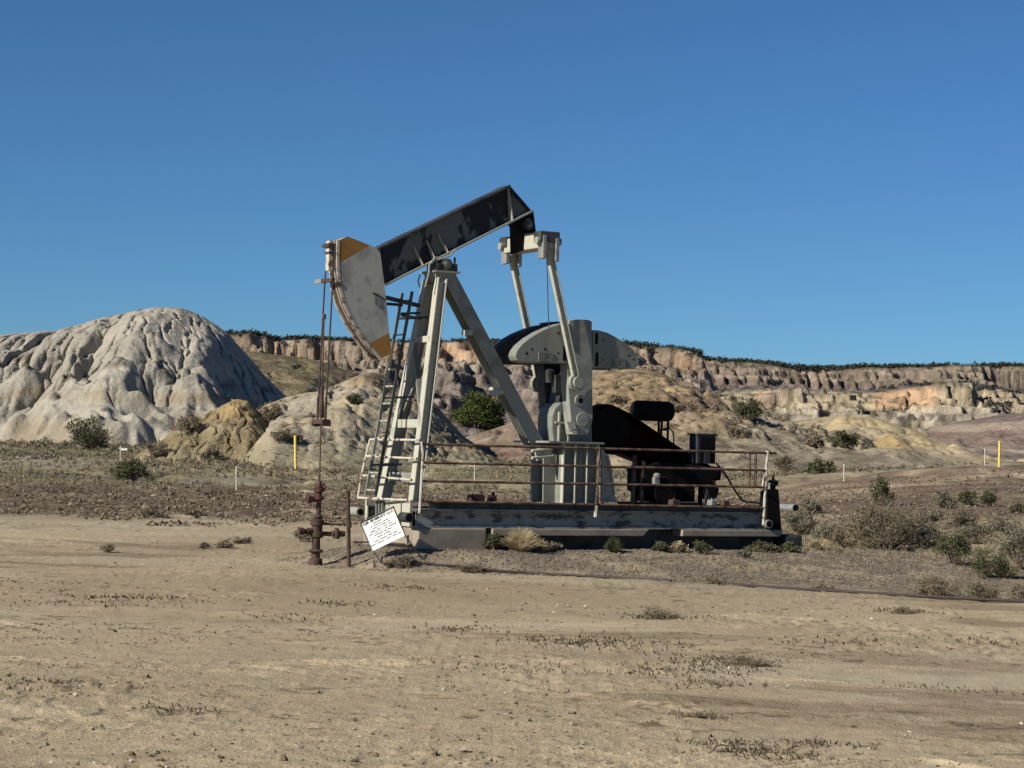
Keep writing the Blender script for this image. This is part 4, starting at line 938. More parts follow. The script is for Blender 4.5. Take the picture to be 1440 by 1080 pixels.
for y in (636, 662, 685):
    mb = MB(); a = pv(1079, y, vR); mb.tube(a, (a[0] + .05, .95, a[2]), .02, .02, 6); build(mb, 'end_rail', 'railrust', gl)
g2 = Thing('end_guard_rail', 'pale slanting pipe railing round the foot of the ladder', 'railing', (pv(520, 700, 1.9)[0], 1.2, w_deck))
Lp = [((520.8, 618), (590, 619)), ((514.5, 641.5), (586, 645)), ((508.5, 668.5), (579, 675)), ((503.5, 700), (573, 703.5))]
for a, b in Lp:
    mb = MB(); mb.tube(pv(*a, 2.0), pv(*b, .36), .022, .022, 8); build(mb, 'rail', 'railpale', g2, smooth=True)
mb = MB(); mb.path([pv(520.8, 617, 2.0), pv(514.5, 641.5, 2.0), pv(508.5, 668.5, 2.0), pv(503.5, 700, 2.0)], .022); build(mb, 'post', 'railpale', g2)

# ---- engine and the rest of the drive
EV0, EV1 = .62, 1.35
en = Thing('engine', 'sooty black gas engine mounted on the skid below the belt guard', 'engine', (pv(955, 705, 1.0)[0], 1.0, wb + .03))
mb = MB(); mb.prism(P2([(905, 690), (905, 657), (925, 650), (1008, 656), (1012, 664), (1012, 671), (1005, 674), (1000, 682), (978, 684), (978, 706), (918, 706), (914, 696)], .7), .7, 1.3); build(mb, 'engine_block', 'black', en, bev=.03)
mb = MB(); q = uw(935, 690, .66); mb.lathe((q[0], .62, q[1]), (0, 1, 0), [(0, .05), (0, .24), (.08, .27)], 22); build(mb, 'flywheel', 'black', en, smooth=True)
mb = MB(); q = uw(996, 690, .8); mb.lathe((q[0], .7, q[1]), (0, 1, 0), [(0, .04), (0, .17), (.2, .17)], 18); q = uw(1008, 668, .8); mb.lathe((q[0], .8, q[1]), (0, 0, 1), [(-.1, .07), (.14, .09), (.16, .04)], 12); build(mb, 'pulley', 'black', en, smooth=True)
mb = MB(); q = uw(922, 675, .66); mb.box(q[0] - .05, q[0] + .05, .60, .70, q[1] - .08, q[1] + .05); mb.lathe((q[0], .62, q[1] + .05), (0, 0, 1), [(0, .06), (.05, .07), (.08, .03)], 12); build(mb, 'oil_filter', 'steel', en)
mb = MB(); a = uw(945, 712, .7); mb.box(pv(900, 706, .6)[0], pv(1015, 706, .6)[0], .6, 1.4, wb + .03, wb + .14); build(mb, 'engine_mount', 'black', en)
mb = MB(); a, b = uw(993, 704, .5), uw(998, 688, .5); mb.prism([uw(990, 711, .5), uw(999, 711, .5), uw(996, 688, .5), uw(994, 688, .5)], .5, .52); build(mb, 'mount_gusset', 'darkpaint_shade', en)
for x0, x1, m_ in ((885.5, 893, 'rust'), (897.5, 905.5, 'rust')):
    t2 = Thing('support_post', ('narrow brown upright post left of the engine, nearer the pedestal' if x0 < 890 else 'narrow brown upright post touching the left side of the engine'), 'post', (pv((x0 + x1) / 2, 706, .75)[0], .75, wb + .03), group='upright posts by the engine')
    mb = MB(); a, b = pv(x0, 706, .75), pv(x1, 706, .75); top = pv(x0, 640 if x0 < 890 else 648, .75)[2]
    mb.bar(((a[0] + b[0]) / 2, .75, wb + .03), ((a[0] + b[0]) / 2 + .03, .75, top), .06, .05); build(mb, 'post_shaft', 'railrust', t2)
    mb = MB(); mb.box(a[0] - .03, b[0] + .03, .68, .82, wb + .03, wb + .05); build(mb, 'foot_plate', 'rust', t2)
# fuel drum on its stand
dr = Thing('fuel_drum', 'black horizontal drum raised on thin legs above the sloping belt guard', 'drum', (pv(917, 620, 1.95)[0], 1.95, wb + .03))
a, b = pv(891.5, 577, 1.95), pv(943.5, 577, 1.95); r = 15.5 / 80
mb = MB(); L = b[0] - a[0]; mb.lathe((a[0], 1.95, a[2]), (1, 0, 0), [(0, r * .72), (.02, r * .9), (.06, r), (L * .33, r), (L * .33, r * 1.03), (L * .35, r * 1.03), (L * .35, r), (L * .66, r), (L * .66, r * 1.03), (L * .68, r * 1.03), (L * .68, r), (L - .06, r), (L - .02, r * .9), (L, r * .72)], 24)
build(mb, 'drum_body', 'black', dr, smooth=True)
for x in (897, 926.5, 931, 939.5):
    mb = MB(); p = pv(x, 590, 1.95); mb.bar((p[0], 1.95, p[2]), (p[0], 1.95 + (.15 if x in (931,) else 0), wb + .03), .035, .035); build(mb, 'leg', 'black', dr)
mb = MB(); mb.bar(pv(926, 604, 1.95), pv(940, 605, 1.95), .03, .03, (0, 0, 1)); mb.path([pv(933, 603, 1.9), pv(941, 602, 1.9), pv(946, 607, 1.9), pv(947.5, 615, 1.9), pv(947.5, 640, 1.9)], .014); build(mb, 'fuel_pipe', 'black', dr)
# control cabinet
cb = Thing('control_cabinet', 'dark slate control cabinet on a post at the right end of the engine', 'cabinet', (pv(990, 706, .8)[0], .9, wb + .03))
mb = MB(); a, b = pv(981, 615, .72), pv(1006, 650, .72); top = pv(990, 612, .72)[2]; bot = pv(990, 652, .72)[2]
mb.box(a[0], b[0], .72, 1.0, bot, top); cbx = build(mb, 'cabinet_box', 'slate', cb, bev=.01)
mb = MB(); mb.box(a[0] + .05, b[0] - .02, .70, .719, bot + .02, top - .05); d_ = build(mb, 'door', 'black', cb)
mb = MB(); mb.box(a[0] + .14, b[0] - .14, .69, .70, bot - .0, bot + .24); build(mb, 'nameplate', 'slate', cb, parent=d_)
mb = MB(); mb.box(a[0] - .02, b[0] + .04, .70, 1.04, top, top + .03); build(mb, 'cabinet_roof', 'slate', cb)
mb = MB(); mb.bar(((a[0] + b[0]) / 2, .9, wb + .03), ((a[0] + b[0]) / 2, .9, bot), .06, .06); build(mb, 'cabinet_post', 'black', cb)
# hose
hs_ = Thing('drain_hose', 'thin black hose drooping from the engine to the right end of the skid', 'hose', (pv(1040, 708, .8)[0], .8, wb + .03))
mb = MB(); mb.path([pv(1007, 651, .8), pv(1014, 659, .8), pv(1021, 668, .8), pv(1030, 684, .8), pv(1037, 695, .8), pv(1043, 703, .8), pv(1049, 706, .8), pv(1058, 706, .8), pv(1068, 708, .8), pv(1074, 711, .8)], .018); build(mb, 'hose_line', 'cable', hs_, smooth=True)
# tall tapered box at the right end
tx = Thing('exhaust_box', 'black tapered box with a valve cap standing past the right end of the skid', 'box', (pv(1089, 740, .35)[0], .4, w_top - .08))
mb = MB(); b0, b1 = pv(1078.5, 745, .3), pv(1099.5, 745, .3); t0, t1 = pv(1081, 688, .3), pv(1096.5, 688, .3); w0 = w_top - .09
mb.hexa([(b0[0], .3, w0), (b1[0], .3, w0), (b1[0], .62, w0), (b0[0], .62, w0), (t0[0], .34, t0[2]), (t1[0], .34, t1[2]), (t1[0], .56, t1[2]), (t0[0], .56, t0[2])]); build(mb, 'box_body', 'black', tx)
mb = MB(); q = pv(1087, 684, .42); mb.lathe((q[0], .42, t0[2]), (0, 0, 1), [(0, .05), (.06, .05), (.08, .10), (.16, .10), (.18, .03), (.26, .02)], 12); mb.tube((q[0] - .10, .42, t0[2] + .13), (q[0] + .10, .42, t0[2] + .12), .03); build(mb, 'valve_cap', 'black', tx)
mb = MB(); q = pv(1082, 681, .38); mb.tube((q[0], .38, t0[2]), (q[0], .38, t0[2] + .12), .02); build(mb, 'stub_pipe', 'steel', tx)
# small bits on the deck
deck_bits = [
 ((946, 958, 703, 710, .3), 'rusty_block', 'small pinkish brown block on the deck in front of the engine', 'block', 'rust'),
 ((1001, 1009, 703, 710, .3), 'tin_box', 'small grey tin box on the deck right of the engine', 'box', 'grey'),
 ((1018, 1027, 703.5, 709, .4), 'wood_block', 'small flat brown block on the deck nearest the drooping hose', 'block', 'rust'),
 ((662, 683, 695, 703, 1.2), 'iron_weight', 'dark red iron block on the skid between ladder and pedestal, larger of two', 'block', 'maroon'),
 ((690, 700, 697, 704, 1.3), 'iron_weight', 'dark red iron block just right of the larger red block on the skid', 'block', 'maroon'),
]
for (x0, x1, y0, y1, v), nm, lab, cat, mt in deck_bits:
    a, b = pv(x0, y1, v), pv(x1, y0, v)
    t2 = Thing(nm, lab, cat, (a[0], v, wb + .003)); mb = MB()
    z0 = wb + .031 if x0 > 750 else wb - .05
    mb.hexa([(a[0], v, z0), (b[0], v, z0), (b[0] + .02, v + .2, z0), (a[0], v + .2, z0), (a[0] + .01, v + .01, b[2]), (b[0] - .01, v + .01, b[2] - .01), (b[0] - .01, v + .18, b[2]), (a[0] + .02, v + .18, b[2])])
    build(mb, 'block_body', mt, t2, bev=.01)
    if x0 > 750: mb = MB(); mb.tube(((a[0] + b[0]) / 2, v + .1, b[2] - .02), ((a[0] + b[0]) / 2, v + .1, b[2] + .03), .02); build(mb, 'bolt_head', mt, t2)
    else: mb = MB(); mb.tube((b[0] - .04, v + .1, b[2] - .02), (b[0] - .04, v + .1, b[2] + .06), .03); build(mb, 'bolt_head', mt, t2)
mb = MB(); a = pv(640, 700, 1.1); b = pv(742, 702, 1.1); mb.box(.5, pv(745, 700, 1.1)[0], 1.15, 1.25, wb - .06, wb + .02); build(mb, 'inner_beam', 'maroon', pu)

# ---- wellhead
wz = -.32
wl = Thing('wellhead', 'rust brown wellhead with red valve under the polished rod', 'wellhead', (rod_u, VC, wz))
def wq(px, py): q = pv(px, py, VC); return q
def hw(py): return pv(452, py, VC)[2]
mb = MB(); mb.lathe((rod_u, VC, hw(735)), (0, 0, 1), [(0, .045), (hw(702) - hw(735), .04)], 12); mb.lathe((rod_u, VC, hw(730)), (0, 0, 1), [(0, .06), (.04, .08), (.08, .05)], 12); build(mb, 'riser', 'rust', wl, smooth=True)
mb = MB(); mb.lathe((rod_u, VC, hw(704)), (0, 0, 1), [(0, .05), (.02, .085), (.07, .085), (.08, .055), (.14, .055), (.15, .09), (.2, .09), (.21, .05), (.26, .06), (.30, .045), (.34, .03)], 14); mb.tube((rod_u - .09, VC, hw(688)), (rod_u + .1, VC, hw(688)), .03); mb.path([(rod_u + .08, VC, hw(680)), (rod_u + .1, VC - .05, hw(686))], .02); build(mb, 'stuffing_box', 'red', wl, smooth=True)
mb = MB(); u2 = rod_u - .17; mb.tube((rod_u, VC, hw(703)), (u2, VC, hw(703)), .035); mb.lathe((u2, VC, hw(703)), (-1, 0, 0), [(-.04, .06), (.04, .06)], 12); mb.tube((u2, VC - .06, hw(703)), (u2, VC + .1, hw(698)), .02)
mb.lathe((u2 - .02, VC - .1, hw(702)), (0, 1, 0), [(0, .05), (.015, .06), (.03, .05)], 14); build(mb, 'valve', 'red', wl, smooth=True)
mb = MB(); mb.lathe((rod_u - .02, VC, hw(757)), (0, 0, 1), [(0, .07), (.03, .115), (.10, .115), (.11, .095), (.22, .095), (.23, .12), (.31, .12), (.33, .08)], 18); build(mb, 'casing_head', 'rust', wl, smooth=True)
mb = MB(); z = hw(747); u9 = pv(421, 747, VC)[0]; mb.tube((u9, VC, z), (rod_u, VC, z - .02), .045); mb.lathe((u9 + .08, VC, z), (-1, 0, 0), [(0, .06), (.1, .06)], 12); mb.lathe((rod_u - .2, VC, z), (1, 0, 0), [(0, .06), (.06, .06)], 12); build(mb, 'outlet_pipe', 'rust', wl, smooth=True)
mb = MB(); z = hw(750); u9 = pv(482, 751, VC - .1)[0]; mb.tube((rod_u, VC, z), (u9, VC - .1, z - .02), .04); mb.lathe((u9 - .12, VC - .1, z - .04), (0, 0, 1), [(-.05, .06), (.05, .07), (.1, .05), (.14, .03)], 12); mb.tube((u9 - .2, VC - .1, z), (u9 + .03, VC - .1, z), .05); build(mb, 'valve', 'rust', wl, smooth=True)
mb = MB(); mb.lathe((rod_u - .03, VC, wz - .3), (0, 0, 1), [(0, .085), (.3 + hw(757) - wz, .07)], 14); mb.lathe((rod_u - .03, VC, wz - .02), (0, 0, 1), [(0, .125), (.14, .115), (.15, .08)], 16); mb.lathe((rod_u - .03, VC, wz + .22), (0, 0, 1), [(0, .10), (.03, .13), (.06, .10)], 16); build(mb, 'casing', 'rust', wl, smooth=True)
mb = MB(); z = pv(465, 737, VC)[2]; mb.tube((rod_u, VC, z), (pv(493, 736, VC - .1)[0], VC - .1, z), .018); build(mb, 'flow_line', 'rust', wl)
# rusty posts beside the wellhead
D_ = O[1]
def groundpt(px, py): return hit(px, py)
g = groundpt(491, 797)
dd = g[1]
def wpt(px, py, D=None): return atD(px, py, dd if D is None else D)
ip = Thing('iron_post', 'thick dark rusty iron post between the wellhead and the white sign', 'post', tuple(g), unit=False)
mb = MB(); tp = wpt(489.5, 693); mb.tube((g[0], g[1], g[2] - .1), tp, .034, .032, 12); build(mb, 'post_shaft', 'rust', ip, smooth=True)
mb = MB(); mb.tube(wpt(489.3, 697), wpt(489.3, 690), .042, .038, 12); mb.tube(wpt(491, 742), wpt(490.5, 735), .045, .045, 12); build(mb, 'collar', 'rust', ip)
# ---- sign
g1 = groundpt(538, 793); g2_ = groundpt(599, 792)
Ds = min(g1[1], g2_[1])
sg = Thing('well_sign', 'white company sign with black lettering tilted on a bent metal frame', 'sign', (g1[0], Ds, g1[2]), unit=False)
def sp(px, py, k=0.0): return atD(px, py, Ds + k)
TLb, TRb, BRb, BLb = sp(508.3, 737, .20), sp(553.3, 715, -.02), sp(572.5, 751, -.10), sp(528.3, 772.5, .12)
ex = TRb - TLb; wS = np.linalg.norm(ex); ex /= wS; ey = TLb - BLb; hS = np.linalg.norm(ey); ey -= ex * ey.dot(ex); ey /= np.linalg.norm(ey); ez = np.cross(ex, ey)
if ez[1] > 0: ez = -ez                    # towards the viewer
def S(a, b, c=0): return TLb + ex * a * wS - ey * b * hS + ez * c
mb = MB(); r_ = .03; pts = []
for cx, cy, a0 in ((r_, r_ * 1.2, 180), (1 - r_, r_ * 1.2, 90), (1 - r_, 1 - r_ * 1.2, 0), (r_, 1 - r_ * 1.2, -90)):
    for k in range(4):
        an = math.radians(a0 - k * 30); pts.append((cx + r_ * math.cos(an), cy - r_ * 1.2 * math.sin(an)))
n = len(pts); mb.add([S(a, b, .0) for a, b in pts] + [S(a, b, -.006) for a, b in pts], [tuple(range(n)), tuple(range(2 * n - 1, n - 1, -1))] + [(i, (i + 1) % n, n + (i + 1) % n, n + i) for i in range(n)])
bd = build(mb, 'sign_board', 'white', sg)
mb = MB(); mb.tube(sp(507, 735, .21), sp(554, 712.5, -.02), .014); fl = sp(538, 794, .1); mb.tube(sp(507, 735, .21), S(0, 1, -.012), .012); mb.tube(S(0, 1, -.012), fl, .012)
mb.tube(sp(553, 712.5, -.02), S(1, 1, -.012), .012); mb.tube(S(1, 1, -.012), sp(599, 793, .02), .012); mb.tube(sp(590, 775, .02), sp(558, 786, .0), .010)
build(mb, 'sign_frame', 'darkpaint_shade', sg)
def lettering(text, cx, cy, width, height, bold):
    cu = bpy.data.curves.new('t', 'FONT'); cu.body = text; cu.align_x = 'CENTER'; cu.align_y = 'CENTER'; cu.offset = bold; cu.resolution_u = 2
    ob = bpy.data.objects.new('t', cu); COL.objects.link(ob)
    dg = bpy.context.evaluated_depsgraph_get(); me = bpy.data.meshes.new_from_object(ob.evaluated_get(dg))
    vs = np.array([v.co[:] for v in me.vertices]); mn, mx = vs.min(0), vs.max(0); m = MB()
    P_ = [S(cx + ((v[0] - mn[0]) / (mx[0] - mn[0]) - .5) * width, cy - ((v[1] - mn[1]) / (mx[1] - mn[1]) - .5) * height, .003) for v in vs]
    m.add(P_, [tuple(p.vertices) for p in me.polygons]); bpy.data.objects.remove(ob); return m
m = lettering('DJR ENERGY LLC', .5, .065, .95, .11, .05); build(m, 'heading', 'ink', sg, parent=bd)
# the lines below cannot be read in the photograph: word-shaped rows of small strokes
rows_ = [(.46, .155, [.26]), (.50, .235, [.07, .26, .18]), (.50, .315, [.04, .14, .07, .16, .08]), (.50, .395, [.16, .12, .03, .12, .12]), (.52, .475, [.14, .12, .06, .04, .10, .24]),
         (.50, .555, [.28, .08, .12]), (.50, .645, [.16, .04, .14]), (.52, .745, [.16, .22, .12, .14]), (.50, .83, [.18, .20, .03, .14, .14, .12])]
mb = MB(); r2 = random.Random(3)
for cx, cy, ws in rows_:
    tot = sum(ws) + .03 * (len(ws) - 1); x = cx - tot / 2 - .02
    for w_ in ws:
        k = max(1, int(w_ / .026)); cw = w_ / k
        for i in range(k):
            a = x + i * cw; h = .020
            def st(x0, y0, x1, y1): mb.add([S(x0, y0, .003), S(x1, y0, .003), S(x1, y1, .003), S(x0, y1, .003)], [(0, 1, 2, 3)])
            st(a + cw * .08, cy - h, a + cw * .38, cy + h)
            kk = r2.random()
            if kk < .6: st(a + cw * .38, cy - h, a + cw * .86, cy - h + .014)
            if kk > .3: st(a + cw * .38, cy - .006, a + cw * .8, cy + .008)
            if kk > .5: st(a + cw * .38, cy + h - .014, a + cw * .86, cy + h)
            if kk < .25: st(a + cw * .62, cy - h + .014, a + cw * .86, cy + h)
        x += w_ + .03
build(mb, 'small_print', 'ink', sg, parent=bd)

# ---- pipes lying on the pad, culvert, marker posts
def ground_line(name, label, pts, r, mat, lift=.0, sag=None):
    P = [groundpt(*p) for p in pts]; t2 = Thing(name, label, 'pipe', tuple(P[0]), unit=False); Q = []
    for a, b in zip(P[:-1], P[1:]):
        for k in range(6):
            q = a * (1 - k / 6) + b * k / 6; Q.append(np.array([q[0], q[1], float(Gf(q[0], q[1])) + r + lift]))
    q = P[-1]; Q.append(np.array([q[0], q[1], float(Gf(q[0], q[1])) + r + lift]))
    m = MB(); m.path(Q, r, 8); build(m, 'pipe_run', mat, t2, smooth=True)
    m = MB(); d = Q[-1] - Q[-2]; d /= np.linalg.norm(d); m.tube(Q[-1] - d * .1, Q[-1] + d * .02, r * 1.35, r * 1.35); m.tube(Q[0] - d * .02, Q[0] + d * .1, r * 1.35, r * 1.35); build(m, 'coupling', mat, t2)
ground_line('ground_pipe', 'thin dark pipe lying on the dirt from the sign to below the skid', [(560, 798), (640, 801), (740, 807), (840, 813), (942, 819)], .022, 'cable')
ground_line('ground_pipe', 'thin dark pipe lying on the dirt and running off the right side of the photo', [(1003, 822), (1100, 829), (1200, 835), (1300, 841), (1440, 848.5), (1600, 859)], .024, 'cable')
ground_line('iron_rod', 'short rusty rod lying on the gravel behind the sign legs', [(498, 768), (540, 769), (578, 773)], .018, 'rust', .05)
g = groundpt(1112, 721); cu_ = Thing('culvert_pipe', 'grey corrugated culvert pipe lying beyond the right end of the skid', 'pipe', tuple(g), unit=False)
a = atD(1098, 714, g[1] + .8); b = atD(1119, 714.5, g[1]); mb = MB(); d = b - a; L = np.linalg.norm(d); pr = [(0, .12)]
for k in range(9): pr += [(L * k / 9 + .01, .13), (L * (k + .5) / 9, .14)]
pr.append((L, .135)); pr.append((L, .11)); mb.lathe(a, d, pr, 18); o = build(mb, 'pipe_shell', 'steel', cu_, smooth=True)
mb = MB(); mb.lathe(b + d / L * .003, d, [(0, .112), (.004, .112)], 18); build(mb, 'pipe_bore', 'black', cu_, parent=o)

def marker(name, label, cat, px, yb, yt, mat, r, cap=None, dx=0):
    g = groundpt(px, yb); t2 = Thing(name, label, cat, tuple(g), unit=False); tp = atD(px - dx, yt, g[1])
    m = MB(); m.tube((g[0], g[1], g[2] - .2), tp, r, r, 10); build(m, 'post_shaft', mat, t2, smooth=True)
    m = MB(); m.lathe(tp, (0, 0, 1), [(-.02, r * 1.25), (.03, r * 1.2), (.05, r * .5)], 10); build(m, 'post_cap', mat if cap is None else cap, t2, smooth=True)
    return t2, tp, g
marker('marker_post', 'thick yellow marker post in front of the pale clay slope left of the well', 'marker post', 416, 661, 613.5, 'yellow', 2.1 * .5 / F * 110 * 1.9, dx=.8)
marker('marker_post', 'thick yellow marker post in front of the grey flats at the far right', 'marker post', 1405, 655.5, 621.5, 'yellow', 2.0 / F * 85, dx=-.8)
marker('stake', 'thin pale stake left of the yellow post, below the yellow mound', 'stake', 332.5, 691, 657, 'stake', .9 / F * 80)
marker('stake', 'thin pale stake seen between two rails under the pump jack beam', 'stake', 667.5, 675, 651, 'stake', .8 / F * 95)
marker('stake', 'thin pale stake on the slope left of the big dry bush', 'stake', 1187, 677, 654, 'stake', .9 / F * 85)
marker('stake', 'thin pale stake standing just left of the thick yellow post at far right', 'stake', 1385, 654, 632.5, 'stake', .9 / F * 85)
t2, tp, g = marker('stake_sign', 'white bent stake with a small flag-like arm beside the leafy green bush', 'sign', 169.5, 655, 628, 'stake', .8 / F * 100)
mb = MB(); D = g[1]; mb.add([atD(168.5, 627, D), atD(173, 631, D), atD(179, 630.5, D), atD(178.5, 633, D), atD(172, 633.5, D), atD(168.5, 632, D), atD(168.5, 627, D + .03), atD(173, 631, D + .03), atD(179, 630.5, D + .03), atD(178.5, 633, D + .03), atD(172, 633.5, D + .03), atD(168.5, 632, D + .03)],
    [(0, 1, 2, 3, 4, 5), (11, 10, 9, 8, 7, 6)] + [(i, 6 + i, 6 + (i + 1) % 6, (i + 1) % 6) for i in range(6)]); build(mb, 'arm', 'white', t2)
# ================================================================== PLANTS, STONES
def surf(x, y):
    x = np.asarray(x, float); y = np.asarray(y, float); z = Gf(x, y)
    for x0, y0, c, h in HF:
        fx = (x - x0) / c; fy = (y - y0) / c; ny, nx = h.shape
        ok = (fx >= 0) & (fy >= 0) & (fx < nx - 1) & (fy < ny - 1)
        ix = np.clip(fx, 0, nx - 2).astype(int); iy = np.clip(fy, 0, ny - 2).astype(int)
        z = np.where(ok, np.maximum(z, h[iy, ix]), z)
    return z
def hitS(px, py, tmax=2600):
    d = ray(px, py); t = np.geomspace(10, tmax, 6000); P = CAM[None] + d[None] * t[:, None]
    k = np.argmax(P[:, 2] < surf(P[:, 0], P[:, 1])); return P[max(k - 1, 0)]
def rnd_dirs(n, r):
    v = r.normal(size=(n, 3)); return v / np.linalg.norm(v, axis=1)[:, None]
def leaf_mesh(P, Dr, L, Wd, r):             # one thin quad (kite) per leaf
    S_ = np.cross(Dr, rnd_dirs(len(P), r)); S_ /= np.linalg.norm(S_, axis=1)[:, None] + 1e-9
    L = np.asarray(L)[:, None]; Wd = np.asarray(Wd)[:, None]
    V = np.stack([P, P + Dr * L * .5 + S_ * Wd, P + Dr * L, P + Dr * L * .5 - S_ * Wd], 1)
    return V.reshape(-1, 3), np.arange(len(P) * 4).reshape(-1, 4)
def sticks(A0, A1, r0, r1):                 # three-sided tapered twigs, as quads
    d = A1 - A0; n = len(d); u = np.cross(d, np.array([.3, .2, .93])); u /= np.linalg.norm(u, axis=1)[:, None] + 1e-9; w = np.cross(d, u); w /= np.linalg.norm(w, axis=1)[:, None] + 1e-9
    V = []
    for P, rr in ((A0, r0), (A1, r1)):
        for k in range(3):
            a = 2 * math.pi * k / 3; V.append(P + (u * math.cos(a) + w * math.sin(a)) * np.asarray(rr)[:, None])
    V = np.stack(V, 1).reshape(-1, 3); b = np.arange(n)[:, None] * 6
    Q = np.concatenate([b + np.array([[0, 1, 4, 3]]), b + np.array([[1, 2, 5, 4]]), b + np.array([[2, 0, 3, 5]])], 0)
    return V, Q
def bush(name, label, cat, px, pyb, wpx, hpx, mat, stem='bark', dens=1.0, kind='leaf', at=None, group=None):
    g = hitS(px, pyb) if at is None else at
    sc = g[1] / F; Wm, Hm = wpx * sc, hpx * sc
    z0 = float(surf(g[0], g[1])); base = np.array([g[0], g[1], z0 - .02 * Hm])
    r = np.random.default_rng(int(px * 7 + pyb))
    o = bpy.data.objects.new(name, None); COL.objects.link(o); o.location = base; o['label'] = label; o['category'] = cat
    if group: o['group'] = group
    pxm = sc * 1.4                           # metres per rendered pixel
    if kind == 'grass':
        n = int(np.clip(wpx * 9 * dens, 60, 700)); a = r.random(n) * 2 * math.pi; q = r.random(n) ** .6
        P0 = np.stack([np.cos(a) * q * Wm * .14, np.sin(a) * q * Wm * .14, np.zeros(n)], 1)
        Dd = np.stack([np.cos(a) * q * Wm * .5, np.sin(a) * q * Wm * .5, Hm * (1.02 - .75 * q ** 2) * r.uniform(.7, 1.1, n)], 1)
        M1 = P0 + Dd * .55 + np.array([0, 0, .12 * Hm]); P2_ = P0 + Dd
        w = np.full(n, pxm * .28)
        V1, Q1 = sticks(P0, M1, w, w * .8); V2, Q2 = sticks(M1, P2_, w * .8, w * .2)
        raw_mesh('blades', np.concatenate([V1, V2]), np.concatenate([Q1, Q2 + len(V1)]), mat, smooth=False, parent=o)
        return o
    K = int(np.clip(10 * dens + wpx * .25, 10, 60))
    a = r.random(K) * 2 * math.pi; el = r.random(K) ** .8; rad = r.uniform(.55, 1, K) ** .6
    lo = .18 if kind != 'tree' else .12
    Cn = np.stack([np.cos(a) * rad * np.sqrt(1 - (el * .9) ** 2) * Wm * .42, np.sin(a) * rad * np.sqrt(1 - (el * .9) ** 2) * Wm * .42, Hm * (lo + (.80 - lo) * el * rad)], 1)
    Cn *= r.uniform(.78, 1.18, (K, 1)); Cn += r.normal(size=Cn.shape) * Wm * .06
    root = r.normal(size=(K, 3)) * np.array([.05 * Wm, .05 * Wm, 0])
    mid = root * .5 + Cn * .5 + np.array([0, 0, .1 * Hm]) + r.normal(size=(K, 3)) * Wm * .04
    th = max(pxm * .55, Wm * .016) if kind != 'tree' else Wm * .03
    V1, Q1 = sticks(root, mid, np.full(K, th), np.full(K, th * .6)); V2, Q2 = sticks(mid, Cn, np.full(K, th * .6), np.full(K, th * .3))
    if kind != 'tree':
        nt_ = int(K * {'dry': 34, 'sage': 14, 'leaf': 8}[kind]); c = Cn[r.integers(0, K, nt_)]; m_ = mid[r.integers(0, K, nt_)]
        s0 = c * .8 + r.normal(size=(nt_, 3)) * Wm * .06; dr = rnd_dirs(nt_, r); dr[:, 2] = np.abs(dr[:, 2]) * .8; e = s0 + dr * Wm * r.uniform(.06, .17, nt_)[:, None]
        s0[:, 2] = np.maximum(s0[:, 2], 0); w = np.full(nt_, pxm * .30); V3, Q3 = sticks(s0, e, w, w * .4)
        V1 = np.concatenate([V1, V2, V3]); Q1 = np.concatenate([Q1, Q2 + len(Q2) * 2, Q3 + len(Q2) * 4])
    else: V1 = np.concatenate([V1, V2]); Q1 = np.concatenate([Q1, Q2 + len(Q2) * 2])
    raw_mesh('stem' if kind != 'tree' else 'trunk', V1, Q1, stem, smooth=False, parent=o)
    per = {'leaf': 62, 'tree': 230, 'sage': 46, 'dry': 16}[kind]
    n = int(K * per * dens); c = Cn[r.integers(0, K, n)]
    sp = r.normal(size=(n, 3)); sp /= np.maximum(np.linalg.norm(sp, axis=1), .6)[:, None]
    P = c + sp * r.random(n)[:, None] ** .5 * np.array([Wm * .15, Wm * .15, Hm * .16]) * np.repeat(r.uniform(.5, 1.35, (K, 1)), 1, 1)[r.integers(0, K, n)] * (1.15 if kind == 'tree' else 1)
    P[:, 2] = np.maximum(P[:, 2], .02 * Hm)
    dr = sp / (np.linalg.norm(sp, axis=1)[:, None] + 1e-9) + r.normal(size=(n, 3)) * .6 + np.array([0, 0, .35]); dr /= np.linalg.norm(dr, axis=1)[:, None]
    L = r.uniform(1.6, 3.6, n) * pxm; V, Q = leaf_mesh(P, dr, L, L * .22, r)
    raw_mesh('foliage' if kind != 'tree' else 'crown', V, Q, mat, smooth=False, parent=o)
    return o

